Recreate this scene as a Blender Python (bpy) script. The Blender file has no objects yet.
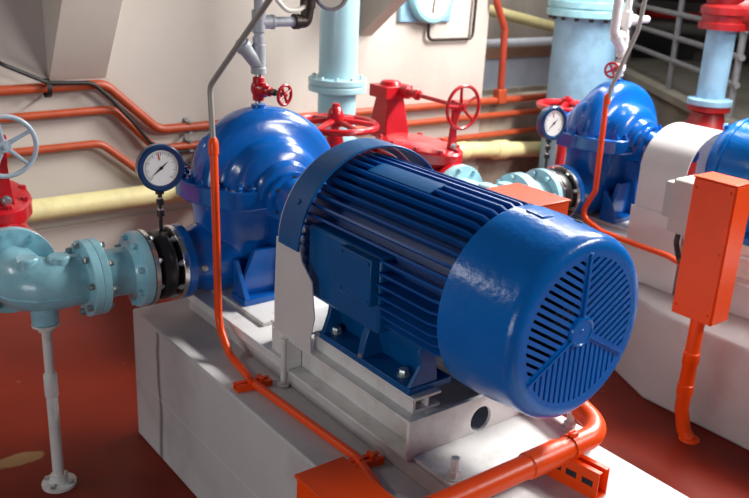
import bpy, bmesh, math, random
from mathutils import Vector, Matrix
random.seed(7)
SC = bpy.context.scene
COL = SC.collection
H = 1.06            # shaft centre height over the floor; the code below measures z from the shaft
PI = math.pi

# ------------------------------------------------------------------ camera, world, lights, exposure
cd = bpy.data.cameras.new('camera'); cam = bpy.data.objects.new('camera', cd); COL.objects.link(cam)
cd.sensor_width = 36.0; cd.lens = 862.0 / 749.0 * 36.0; cd.clip_start = 0.05; cd.clip_end = 100
az, el, ro = math.radians(38.148), math.radians(19.314), math.radians(2.883)
fw = Vector((-math.cos(az) * math.cos(el), math.sin(az) * math.cos(el), -math.sin(el)))
rt = fw.cross(Vector((0, 0, 1))).normalized(); up = rt.cross(fw)
r2 = rt * math.cos(ro) + up * math.sin(ro); u2 = up * math.cos(ro) - rt * math.sin(ro)
M = Matrix((r2, u2, -fw)).transposed().to_4x4()
M.translation = Vector((1.234, -1.641, 0.887 + H)); cam.matrix_world = M
cd.dof.use_dof = True; cd.dof.focus_distance = 2.5; cd.dof.aperture_fstop = 4.0
SC.camera = cam

W = bpy.data.worlds.new('world'); SC.world = W; W.use_nodes = True
W.node_tree.nodes['Background'].inputs[0].default_value = (0.80, 0.88, 1.0, 1)
W.node_tree.nodes['Background'].inputs[1].default_value = 0.05

def area(name, loc, target, sx, sy, watts, col=(1, 1, 1), spread=PI):
    l = bpy.data.lights.new(name, 'AREA'); l.shape = 'RECTANGLE'; l.size = sx; l.size_y = sy
    l.energy = watts; l.color = col; l.spread = spread
    o = bpy.data.objects.new(name, l); COL.objects.link(o)
    o.location = Vector(loc) + Vector((0, 0, H))
    d = Vector(target) - Vector(loc); o.rotation_euler = d.to_track_quat('-Z', 'Y').to_euler()
    return o
area('ceiling_lamp_row', (-1.0, 3.4, 2.25), (-0.8, 0.2, -0.5), 2.0, 0.4, 260, (1.0, 0.97, 0.93))
area('ceiling_lamp_row', (-2.6, 3.9, 2.5), (-3.2, 3.0, -0.5), 2.0, 0.4, 25, (1.0, 0.96, 0.92))
area('ceiling_lamp_left', (-2.9, -3.1, 2.0), (-0.2, -0.1, 0.0), 1.0, 0.35, 13, (1.0, 0.97, 0.95))
area('ceiling_lamp_front', (1.9, 3.0, 2.1), (0.0, 0.2, -0.3), 1.8, 0.35, 95, (1.0, 0.97, 0.95))
area('camera_side_fill', (1.6, -5.0, 0.3), (-0.4, 0.4, -0.1), 2.4, 1.2, 52, (0.95, 0.97, 1.0))  # added soft fill from the camera side, not a known window
area('recess_fill', (-4.4, 4.2, 1.9), (-5.2, 4.6, 0.0), 1.2, 0.3, 28, (1.0, 0.96, 0.92))  # added fill that lifts the dark recess, not a known ceiling fitting
area('ceiling_lamp_wall', (-2.4, 2.4, 2.1), (-3.4, 0.3, 0.0), 2.0, 0.3, 34, (1.0, 0.96, 0.92))

SC.view_settings.view_transform = 'Standard'; SC.view_settings.look = 'None'
SC.view_settings.gamma = 1.0; SC.view_settings.use_curve_mapping = False
SC.view_settings.exposure = 0.34

# ------------------------------------------------------------------ materials
def mat(name, col, rough=0.4, metal=0.0, var=0.12, vscale=6.0, bump=0.0, bscale=40.0, coat=0.0, dirt=None, dirt_amt=0.5, dscale=3.0, spec=0.5):
    m = bpy.data.materials.new(name); m.use_nodes = True
    nt = m.node_tree; N = nt.nodes; L = nt.links; b = N['Principled BSDF']
    tc = N.new('ShaderNodeTexCoord')
    nz = N.new('ShaderNodeTexNoise'); nz.inputs['Scale'].default_value = vscale; nz.inputs['Detail'].default_value = 5
    L.new(tc.outputs['Object'], nz.inputs['Vector'])
    ra = N.new('ShaderNodeValToRGB')
    ra.color_ramp.elements[0].position = 0.3; ra.color_ramp.elements[1].position = 0.7
    ra.color_ramp.elements[0].color = [c * (1 - var) for c in col] + [1]
    ra.color_ramp.elements[1].color = [min(1, c * (1 + var)) for c in col] + [1]
    L.new(nz.outputs['Fac'], ra.inputs['Fac'])
    out = ra.outputs['Color']
    if dirt:
        n2 = N.new('ShaderNodeTexNoise'); n2.inputs['Scale'].default_value = dscale; n2.inputs['Detail'].default_value = 8
        n2.inputs['Roughness'].default_value = 0.65
        L.new(tc.outputs['Object'], n2.inputs['Vector'])
        r2_ = N.new('ShaderNodeValToRGB'); r2_.color_ramp.elements[0].position = 0.5; r2_.color_ramp.elements[1].position = 0.72
        r2_.color_ramp.elements[1].color = (dirt_amt,) * 3 + (1,)
        L.new(n2.outputs['Fac'], r2_.inputs['Fac'])
        mx = N.new('ShaderNodeMixRGB'); mx.inputs[2].default_value = list(dirt) + [1]
        L.new(r2_.outputs['Color'], mx.inputs[0]); L.new(out, mx.inputs[1]); out = mx.outputs[0]
    L.new(out, b.inputs['Base Color'])
    b.inputs['Roughness'].default_value = rough; b.inputs['Metallic'].default_value = metal
    b.inputs['Specular IOR Level'].default_value = spec
    b.inputs['Coat Weight'].default_value = coat; b.inputs['Coat Roughness'].default_value = 0.12
    if bump:
        n3 = N.new('ShaderNodeTexNoise'); n3.inputs['Scale'].default_value = bscale; n3.inputs['Detail'].default_value = 4
        L.new(tc.outputs['Object'], n3.inputs['Vector'])
        bp = N.new('ShaderNodeBump'); bp.inputs['Strength'].default_value = bump; bp.inputs['Distance'].default_value = 0.01
        L.new(n3.outputs['Fac'], bp.inputs['Height']); L.new(bp.outputs['Normal'], b.inputs['Normal'])
    m['out'] = 1
    return m

def mix_in(m, build):
    """build(N, L, old colour socket) -> new colour socket for the base colour"""
    nt = m.node_tree; b = nt.nodes['Principled BSDF']
    old = b.inputs['Base Color'].links[0].from_socket
    nt.links.new(build(nt.nodes, nt.links, old), b.inputs['Base Color'])

PUMP = mat('pump blue enamel', (0.0015, 0.105, 0.43), 0.22, var=0.10, bump=0.12, bscale=22, coat=0.2)
MOTOR = mat('motor blue enamel', (0.001, 0.085, 0.27), 0.34, var=0.10, bump=0.10, bscale=60, spec=0.35)
COVER = mat('fan cover blue enamel', (0.001, 0.145, 0.53), 0.22, var=0.08, bump=0.14, bscale=45, spec=0.4)
FINS = mat('motor fin dark blue', (0.001, 0.075, 0.31), 0.36, var=0.12, spec=0.35)
TEAL = mat('teal pipe enamel', (0.30, 0.60, 0.70), 0.28, var=0.10, bump=0.15, bscale=25, coat=0.3, dirt=(0.10, 0.22, 0.25), dirt_amt=0.5, dscale=9)
TEALL = mat('pale teal pipe enamel', (0.36, 0.60, 0.67), 0.32, var=0.06, bump=0.1, bscale=20, coat=0.2)
SKY = mat('pale blue pipe enamel', (0.27, 0.48, 0.66), 0.38, var=0.08, bump=0.1, bscale=18, dirt=(0.12, 0.2, 0.27), dirt_amt=0.5, dscale=7)
ORANGE = mat('orange enamel', (0.88, 0.072, 0.003), 0.34, var=0.06, bump=0.06, bscale=60, spec=0.35)
RUST = mat('dull orange conduit paint', (0.42, 0.065, 0.020), 0.45, var=0.14, vscale=12)
RED = mat('red valve enamel', (0.48, 0.008, 0.015), 0.28, var=0.12, bump=0.1, bscale=30, coat=0.3)
DRED = mat('dark red enamel', (0.30, 0.006, 0.008), 0.4, var=0.15)
WHITE = mat('white enamel', (0.72, 0.71, 0.69), 0.40, var=0.05, bump=0.06, bscale=30, dirt=(0.42, 0.38, 0.34), dirt_amt=0.55, dscale=14)
PANEL = mat('white sheet metal', (0.66, 0.64, 0.63), 0.38, var=0.04)
GREY = mat('grey galvanised', (0.33, 0.34, 0.36), 0.4, metal=0.5, var=0.12, vscale=20)
PAINTG = mat('grey pipe paint', (0.40, 0.42, 0.47), 0.38, var=0.08, vscale=12, bump=0.2, bscale=30)
PLASTER = mat('white pipe wrap', (0.66, 0.64, 0.63), 0.6, var=0.08, bump=0.5, bscale=30)
STEEL = mat('bright machined steel', (0.72, 0.72, 0.70), 0.22, metal=1.0, var=0.08, vscale=15)
ZINC = mat('zinc bolt', (0.50, 0.55, 0.55), 0.32, metal=0.8, var=0.15, vscale=40)
TUBE = mat('grey flexible tube', (0.34, 0.32, 0.29), 0.45, metal=0.3, var=0.08)
BLACK = mat('black rubber', (0.012, 0.012, 0.013), 0.35, var=0.2, bump=0.1, bscale=20)
DARK = mat('dark cavity iron', (0.010, 0.014, 0.022), 0.6, var=0.2)
BROWN = mat('dark bronze fitting', (0.06, 0.045, 0.04), 0.4, metal=0.6, var=0.2)
YELLOW = mat('cream yellow pipe paint', (0.78, 0.70, 0.36), 0.4, var=0.07, vscale=5, dirt=(0.5, 0.42, 0.2), dirt_amt=0.4, dscale=8)
DIAL = mat('white dial', (0.80, 0.80, 0.79), 0.35, var=0.01)
CREAM = mat('cream dial', (0.76, 0.72, 0.62), 0.4, var=0.03)
NAVY = mat('gauge case navy', (0.003, 0.035, 0.12), 0.28, var=0.08, coat=0.3)
INK = mat('black ink', (0.006, 0.006, 0.006), 0.5, var=0.0)
REDINK = mat('red needle', (0.5, 0.01, 0.01), 0.4, var=0.0)
BOXG = mat('light grey box', (0.50, 0.49, 0.46), 0.42, var=0.04)
WHEELT = mat('pale blue handwheel enamel', (0.42, 0.53, 0.62), 0.4, var=0.18, vscale=14, dirt=(0.5, 0.36, 0.33), dirt_amt=0.6, dscale=20)
CONC = mat('painted concrete', (0.56, 0.54, 0.54), 0.55, var=0.06, vscale=2.5, bump=0.15, bscale=30, dirt=(0.36, 0.33, 0.32), dirt_amt=0.45, dscale=3.5)
WALLM = mat('painted plaster wall', (0.55, 0.50, 0.45), 0.65, var=0.06, vscale=1.2, bump=0.1, bscale=12, dirt=(0.43, 0.36, 0.31), dirt_amt=0.5, dscale=1.4)
KERBM = mat('stained kerb concrete', (0.38, 0.33, 0.26), 0.8, var=0.35, vscale=4, dirt=(0.10, 0.09, 0.07), dirt_amt=0.8, dscale=3)
BACKM = mat('far dim wall', (0.36, 0.33, 0.30), 0.7, var=0.15, vscale=1.5, dirt=(0.2, 0.16, 0.13), dirt_amt=0.6, dscale=1.2)
DARKM = mat('dark far wall', (0.085, 0.078, 0.072), 0.8, var=0.3, vscale=2)
PLATM = mat('olive grey concrete', (0.24, 0.22, 0.18), 0.8, var=0.15, vscale=3)
FLOORM = mat('red floor coating', (0.18, 0.014, 0.005), 0.38, spec=0.2, var=0.14, vscale=3, bump=0.08, bscale=8, dirt=(0.16, 0.014, 0.006), dirt_amt=0.7, dscale=2.2)

def floor_patch(N, L, old):
    tc = N.new('ShaderNodeTexCoord'); mp = N.new('ShaderNodeMapping')
    mp.inputs['Location'].default_value = (1.85, 0.93, 0)
    L.new(tc.outputs['Object'], mp.inputs['Vector'])
    sc = N.new('ShaderNodeVectorMath'); sc.operation = 'MULTIPLY'; sc.inputs[1].default_value = (17, 8.6, 0)
    L.new(mp.outputs[0], sc.inputs[0])
    nz = N.new('ShaderNodeTexNoise'); nz.inputs['Scale'].default_value = 9; L.new(tc.outputs['Object'], nz.inputs['Vector'])
    ln = N.new('ShaderNodeVectorMath'); ln.operation = 'LENGTH'; L.new(sc.outputs[0], ln.inputs[0])
    ad = N.new('ShaderNodeMath'); ad.operation = 'ADD'; L.new(ln.outputs['Value'], ad.inputs[0]); L.new(nz.outputs['Fac'], ad.inputs[1])
    ra = N.new('ShaderNodeValToRGB'); e = ra.color_ramp.elements
    e[0].position = 0.0; e[0].color = (1, 1, 1, 1); e[1].position = 1.0; e[1].color = (0, 0, 0, 1)
    mr = N.new('ShaderNodeMapRange'); mr.inputs['From Min'].default_value = 1.25; mr.inputs['From Max'].default_value = 1.38
    mr.inputs['To Min'].default_value = 1; mr.inputs['To Max'].default_value = 0
    L.new(ad.outputs[0], mr.inputs['Value'])
    mx = N.new('ShaderNodeMixRGB'); mx.inputs[2].default_value = (0.30, 0.17, 0.075, 1)
    L.new(mr.outputs[0], mx.inputs[0]); L.new(old, mx.inputs[1])
    # scattered flecks
    n2 = N.new('ShaderNodeTexNoise'); n2.inputs['Scale'].default_value = 13; n2.inputs['Detail'].default_value = 2
    L.new(tc.outputs['Object'], n2.inputs['Vector'])
    m2 = N.new('ShaderNodeMapRange'); m2.inputs['From Min'].default_value = 0.74; m2.inputs['From Max'].default_value = 0.78
    m2.inputs['To Max'].default_value = 0.5
    L.new(n2.outputs['Fac'], m2.inputs['Value'])
    mx2 = N.new('ShaderNodeMixRGB'); mx2.inputs[2].default_value = (0.36, 0.13, 0.08, 1)
    L.new(m2.outputs[0], mx2.inputs[0]); L.new(mx.outputs[0], mx2.inputs[1])
    return mx2.outputs[0]
mix_in(FLOORM, floor_patch)

def block_lines(N, L, old):
    """shallow painted block joints and a damp streak on the plinth's long face (object space, origin at the floor)"""
    tc = N.new('ShaderNodeTexCoord'); sx = N.new('ShaderNodeSeparateXYZ'); L.new(tc.outputs['Object'], sx.inputs[0])
    def band(sock, at, w):
        a = N.new('ShaderNodeMath'); a.operation = 'SUBTRACT'; L.new(sock, a.inputs[0]); a.inputs[1].default_value = at
        b = N.new('ShaderNodeMath'); b.operation = 'ABSOLUTE'; L.new(a.outputs[0], b.inputs[0])
        c = N.new('ShaderNodeMapRange'); c.inputs['From Max'].default_value = w; c.inputs['To Min'].default_value = 1; c.inputs['To Max'].default_value = 0
        L.new(b.outputs[0], c.inputs['Value']); return c.outputs[0]
    out = old
    nz = N.new('ShaderNodeTexNoise'); nz.inputs['Scale'].default_value = 5
    L.new(tc.outputs['Object'], nz.inputs['Vector'])
    wob = N.new('ShaderNodeMath'); wob.operation = 'MULTIPLY_ADD'; wob.inputs[1].default_value = 0.05
    L.new(nz.outputs['Fac'], wob.inputs[0]); L.new(sx.outputs['X'], wob.inputs[2])
    for sock, at, w, col, k in ((wob.outputs[0], -1.525, 0.022, (0.06, 0.05, 0.05, 1), 0.85), (sx.outputs['Z'], 0.27, 0.005, (0.75, 0.73, 0.72, 1), 0.6)):
        f = N.new('ShaderNodeMath'); f.operation = 'MULTIPLY'; f.inputs[1].default_value = k; L.new(band(sock, at, w), f.inputs[0])
        g = N.new('ShaderNodeMath'); g.operation = 'LESS_THAN'; g.inputs[1].default_value = 0.55; L.new(sx.outputs['Z'], g.inputs[0])
        f2 = N.new('ShaderNodeMath'); f2.operation = 'MULTIPLY'; L.new(f.outputs[0], f2.inputs[0]); L.new(g.outputs[0], f2.inputs[1]); f = f2
        mx = N.new('ShaderNodeMixRGB'); mx.inputs[2].default_value = col
        L.new(f.outputs[0], mx.inputs[0]); L.new(out, mx.inputs[1]); out = mx.outputs[0]
    return out
PLINTHM = CONC.copy(); PLINTHM.name = 'painted block plinth'
mix_in(PLINTHM, block_lines)

# ------------------------------------------------------------------ mesh helpers
def frame(axis):
    a = Vector(axis).normalized()
    t = Vector((0, 0, 1)) if abs(a.z) < 0.9 else Vector((1, 0, 0))
    u = t.cross(a).normalized(); v = a.cross(u)
    return a, u, v

class MB:
    def __init__(s): s.v = []; s.f = []
    def add(s, vs, fs):
        n = len(s.v); s.v += [tuple(p) for p in vs]; s.f += [tuple(i + n for i in f) for f in fs]; return s
    def box(s, x0, x1, y0, y1, z0, z1):
        v = [(x, y, z) for z in (z0, z1) for y in (y0, y1) for x in (x0, x1)]
        return s.add(v, [(0, 2, 3, 1), (4, 5, 7, 6), (0, 1, 5, 4), (2, 6, 7, 3), (0, 4, 6, 2), (1, 3, 7, 5)])
    def obox(s, c, ax, ay, hx, hy, hz):
        ax = Vector(ax).normalized(); ay = Vector(ay); ay = (ay - ax * ay.dot(ax)).normalized(); a3 = ax.cross(ay); c = Vector(c)
        v = [c + ax * x + ay * y + a3 * z for z in (-hz, hz) for y in (-hy, hy) for x in (-hx, hx)]
        return s.add(v, [(0, 2, 3, 1), (4, 5, 7, 6), (0, 1, 5, 4), (2, 6, 7, 3), (0, 4, 6, 2), (1, 3, 7, 5)])
    def lathe(s, o, axis, prof, n=32, a0=0, a1=2 * PI, cap=True, uv=None):
        """prof: (radius, height along axis)"""
        o = Vector(o); a, u, v = frame(axis)
        if uv: u, v = Vector(uv[0]), Vector(uv[1])
        full = abs(a1 - a0 - 2 * PI) < 1e-6
        m = n if full else n + 1
        vs = []; fs = []
        for r, h in prof:
            for i in range(m):
                t = a0 + (a1 - a0) * i / n
                vs.append(o + a * h + (u * math.cos(t) + v * math.sin(t)) * r)
        for j in range(len(prof) - 1):
            for i in range(n):
                k = (i + 1) % m
                fs.append((j * m + i, j * m + k, (j + 1) * m + k, (j + 1) * m + i))
        if full and cap:
            if prof[0][0] > 1e-6: fs.append(tuple(reversed(range(m))))
            if prof[-1][0] > 1e-6: fs.append(tuple(range((len(prof) - 1) * m, len(prof) * m)))
        if not full and cap:
            fs.append(tuple(j * m for j in range(len(prof))))
            fs.append(tuple(j * m + m - 1 for j in reversed(range(len(prof)))))
        return s.add(vs, fs)
    def cyl(s, a, b, r, r2=None, n=24):
        a = Vector(a); b = Vector(b); d = b - a
        return s.lathe(a, d, [(r, 0), (r if r2 is None else r2, d.length)], n)
    def hexnut(s, c, axis, r, h):
        return s.lathe(c, axis, [(r, 0), (r, h * 0.8), (r * 0.85, h)], 6)
    def ring(s, c, axis, R, r, n=36, k=10):
        a, u, v = frame(axis); c = Vector(c); vs = []; fs = []
        for i in range(n):
            t = 2 * PI * i / n; d = u * math.cos(t) + v * math.sin(t)
            for j in range(k):
                p = 2 * PI * j / k; vs.append(c + d * (R + r * math.cos(p)) + a * r * math.sin(p))
        for i in range(n):
            for j in range(k):
                fs.append((i * k + j, ((i + 1) % n) * k + j, ((i + 1) % n) * k + (j + 1) % k, i * k + (j + 1) % k))
        return s.add(vs, fs)
    def tube(s, pts, r, bend=0.0, n=14, seg=8):
        P = [Vector(p) for p in pts]
        if bend:
            Q = [P[0]]
            for i in range(1, len(P) - 1):
                d0 = (P[i - 1] - P[i]); d1 = (P[i + 1] - P[i]); l0, l1 = d0.length, d1.length; d0.normalize(); d1.normalize()
                ang = d0.angle(d1)
                if ang > PI - 0.02: Q.append(P[i]); continue
                b = min(bend / math.tan(ang / 2), 0.49 * l0, 0.49 * l1)
                for k in range(seg + 1):
                    t = k / seg; p0 = P[i] + d0 * b; p1 = P[i] + d1 * b
                    Q.append(p0 * (1 - t) ** 2 + P[i] * 2 * t * (1 - t) + p1 * t * t)
            Q.append(P[-1]); P = Q
        rr = r if isinstance(r, (list, tuple)) else [r] * len(P)
        vs = []; fs = []; T0 = (P[1] - P[0]).normalized(); _, u, v = frame(T0)
        for i, p in enumerate(P):
            T = ((P[min(i + 1, len(P) - 1)] - P[max(i - 1, 0)])).normalized()
            u = (u - T * u.dot(T)).normalized(); v = T.cross(u)
            for k in range(n):
                t = 2 * PI * k / n; vs.append(p + (u * math.cos(t) + v * math.sin(t)) * rr[i])
        for i in range(len(P) - 1):
            for k in range(n):
                fs.append((i * n + k, i * n + (k + 1) % n, (i + 1) * n + (k + 1) % n, (i + 1) * n + k))
        fs.append(tuple(reversed(range(n)))); fs.append(tuple(range((len(P) - 1) * n, len(P) * n)))
        return s.add(vs, fs)
    def loft(s, secs, cap=True):
        m = len(secs[0]); vs = [p for q in secs for p in q]; fs = []
        for j in range(len(secs) - 1):
            for i in range(m):
                k = (i + 1) % m; fs.append((j * m + i, j * m + k, (j + 1) * m + k, (j + 1) * m + i))
        if cap: fs.append(tuple(reversed(range(m)))); fs.append(tuple(range((len(secs) - 1) * m, len(secs) * m)))
        return s.add(vs, fs)
    def prism(s, poly, o, u, v, w):
        """poly in the (u, v) plane at o, extruded by vector w"""
        o, u, v, w = Vector(o), Vector(u), Vector(v), Vector(w)
        a = [o + u * p[0] + v * p[1] for p in poly]
        return s.loft([a, [p + w for p in a]])
    def plate_hole(s, poly_fn, o, u, v, w, hole_c, hole_r, n=32):
        """rectangle (u0,u1,v0,v1) with a round hole, extruded by w"""
        u0, u1, v0, v1 = poly_fn; o, u, v, w = Vector(o), Vector(u), Vector(v), Vector(w)
        inn = []; out = []
        for i in range(n):
            t = 2 * PI * i / n; c, d = math.cos(t), math.sin(t)
            inn.append((hole_c[0] + hole_r * c, hole_c[1] + hole_r * d))
            k = min(((u1 - hole_c[0]) / c if c > 1e-9 else 1e9), ((u0 - hole_c[0]) / c if c < -1e-9 else 1e9),
                    ((v1 - hole_c[1]) / d if d > 1e-9 else 1e9), ((v0 - hole_c[1]) / d if d < -1e-9 else 1e9))
            out.append([hole_c[0] + k * c, hole_c[1] + k * d])
        for cu, cv in ((u0, v0), (u0, v1), (u1, v0), (u1, v1)):
            j = min(range(n), key=lambda i: (out[i][0] - cu) ** 2 + (out[i][1] - cv) ** 2); out[j] = [cu, cv]
        f = lambda q: o + u * q[0] + v * q[1]
        secs = [[f(q) for q in inn], [f(q) for q in out], [f(q) + w for q in out], [f(q) + w for q in inn], [f(q) for q in inn]]
        return s.loft(secs, cap=False)
    def ball(s, c, r, n=16, sc=(1, 1, 1)):
        c = Vector(c); vs = []; fs = []; m = n // 2
        for j in range(m + 1):
            p = PI * j / m
            for i in range(n):
                t = 2 * PI * i / n
                vs.append(c + Vector((r * math.sin(p) * math.cos(t) * sc[0], r * math.sin(p) * math.sin(t) * sc[1], r * math.cos(p) * sc[2])))
        for j in range(m):
            for i in range(n): fs.append((j * n + i, (j + 1) * n + i, (j + 1) * n + (i + 1) % n, j * n + (i + 1) % n))
        return s.add(vs, fs)

BASE = {}
def mesh_obj(name, mb, m, base, bevel=0.0, smooth=True, seg=2):
    me = bpy.data.meshes.new(name)
    me.from_pydata([(p[0] - base[0], p[1] - base[1], p[2] - base[2]) for p in mb.v], [], mb.f)
    bm = bmesh.new(); bm.from_mesh(me); bmesh.ops.remove_doubles(bm, verts=bm.verts, dist=1e-6)
    bmesh.ops.recalc_face_normals(bm, faces=bm.faces); bm.to_mesh(me); bm.free()
    if smooth:
        me.polygons.foreach_set('use_smooth', [True] * len(me.polygons)); me.set_sharp_from_angle(angle=math.radians(35))
    me.materials.append(m)
    o = bpy.data.objects.new(name, me); COL.objects.link(o)
    if bevel:
        b = o.modifiers.new('bevel', 'BEVEL'); b.width = bevel; b.segments = seg; b.limit_method = 'ANGLE'; b.angle_limit = math.radians(40)
        b.harden_normals = False
    return o
def tag(o, label, cat, group=None):
    o['label'] = label; o['category'] = cat
    if group: o['group'] = group
    return o
def thing(name, label, cat, base, group=None):
    o = bpy.data.objects.new(name, None); COL.objects.link(o); o.empty_display_size = 0.1
    o.location = (base[0], base[1], base[2] + H); BASE[o] = Vector(base)
    return tag(o, label, cat, group)
def part(name, mb, m, parent, bevel=0.0, label=None, **k):
    b = BASE[parent]; o = mesh_obj(name, mb, m, b, bevel, **k); o.parent = parent; BASE[o] = b
    if label: o['label'] = label
    return o
def single(name, mb, m, label, cat, base, bevel=0.0, group=None, **k):
    o = mesh_obj(name, mb, m, base, bevel, **k); o.location = (base[0], base[1], base[2] + H); BASE[o] = Vector(base)
    return tag(o, label, cat, group)
def struct(name, mb, m, base=(0, 0, 0), bevel=0.0, **k):
    o = mesh_obj(name, mb, m, base, bevel, **k); o.location = (base[0], base[1], base[2] + H); o['kind'] = 'structure'; BASE[o] = Vector(base); return o
def copy_tree(o, parent=None):
    c = o.copy(); COL.objects.link(c)
    if parent: c.parent = parent
    for ch in [x for x in bpy.data.objects if x.parent == o]: copy_tree(ch, c)
    return c
def dup(root, d, label):
    c = copy_tree(root); c.location = root.location + Vector(d); c['label'] = label; BASE[c] = BASE[root] + Vector(d); return c
def own_material(root, name, m):
    for ch in [x for x in bpy.data.objects if x.parent == root]:
        if ch.name.split('.')[0] == name: ch.material_slots[0].link = 'OBJECT'; ch.material_slots[0].material = m
        own_material(ch, name, m)

def handwheel(c, axis, R, r, spokes=5, dish=0.25):
    """ring, spokes and hub; the hub sits behind the rim by dish*R"""
    a, u, v = frame(axis); c = Vector(c); mb = MB(); mb.ring(c, a, R, r, 40, 10)
    hc = c - a * R * dish
    mb.cyl(hc - a * r * 1.6, hc + a * r * 1.6, R * 0.2, n=16); mb.hexnut(hc + a * r * 1.6, a, R * 0.09, r)
    for i in range(spokes):
        t = 2 * PI * i / spokes + 0.5; d = u * math.cos(t) + v * math.sin(t)
        mb.tube([hc + d * R * 0.12, hc + d * R * 0.55 + a * R * dish * 0.35, c + d * R], [r * 1.0, r * 0.85, r * 0.8], n=8)
    return mb
def bolts(parent, c, axis, R, n, m, r=0.011, t0=0.0, front=0.0, back=0.0, name='bolt'):
    """n studs through a flange at c: a nut on each face"""
    a, u, v = frame(axis); c = Vector(c)
    for i in range(n):
        t = t0 + 2 * PI * i / n; p = c + (u * math.cos(t) + v * math.sin(t)) * R
        mb = MB(); mb.hexnut(p + a * front, a, r, r * 1.1); mb.hexnut(p - a * back, -a, r, r * 1.1)
        mb.cyl(p - a * (back + r * 1.7), p + a * (front + r * 1.7), r * 0.55, n=10)
        part(name, mb, m, parent)

# ------------------------------------------------------------------ the setting
fl = struct('floor', MB().box(-9, 4, -5, 11, -H - 0.1, -H), FLOORM, (0, 0, -H))
XW = -3.411
struct('wall_left', MB().box(XW - 0.25, XW, -5, 2.955, -H, 2.2), WALLM, (XW, 0, -H))
struct('baseboard_left', MB().box(XW, XW + 0.04, -5, 2.95, -H, -0.655), WALLM, (XW, 0, -H), bevel=0.008)
def corbel(y0, y1, n, zb=0.14, dz=0.79):
    mb = MB(); mb.prism([(0, zb), (0, 2.2), (0.55, 2.2), (0.55, zb + dz)], (XW, y0, 0), (1, 0, 0), (0, 0, 1), (0, y1 - y0, 0))
    return struct('trim_%d' % n, mb, WALLM, (XW, y0, 0.14), bevel=0.006)
corbel(-0.225, 0.09, 1)
corbel(1.79, 1.90, 2, 0.33, 0.40)
struct('wall_back', MB().box(-6.0, -5.25, 2.6, 7.2, -H, 0.85), BACKM, (-5.8, 4, -H))
struct('wall_far', MB().box(-7.0, 3.0, 9.2, 9.4, -H, 2.5), DARKM, (0, 9.2, -H))
struct('trim_3', MB().box(-4.6, -3.75, 2.2, 5.2, -H, -0.42).box(-3.75, -3.415, 2.955, 5.0, -H, -0.2), KERBM, (-3.8, 3, -H), bevel=0.01)

# ------------------------------------------------------------------ plinths
p1 = thing('concrete_plinth', 'long white painted concrete plinth under the near blue motor and pump', 'plinth', (0, 0, -H))
part('plinth_block', MB().box(-1.79, 0.62, -0.462, 0.322, -H, -0.50), PLINTHM, p1, bevel=0.008)
part('grout_pad', MB().box(-1.68, -0.108, -0.272, 0.275, -0.50, -0.451), CONC, p1, bevel=0.004)
p2 = thing('concrete_plinth', 'white painted concrete plinth with cut corner behind the tall orange box', 'plinth', (0, 2.16, -H))
mb = MB(); mb.prism([(-0.82, 1.615), (0.9, 1.615), (0.9, 2.6), (-1.8, 2.6), (-1.8, 2.05), (-1.09, 1.74)], (0, 0, -H), (1, 0, 0), (0, 1, 0), (0, 0, H - 0.615))
part('plinth_block', mb, CONC, p2, bevel=0.014, seg=3)
part('grout_pad', MB().box(-1.75, 0.5, 1.895, 2.45, -0.615, -0.461), CONC, p2, bevel=0.008)

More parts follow.
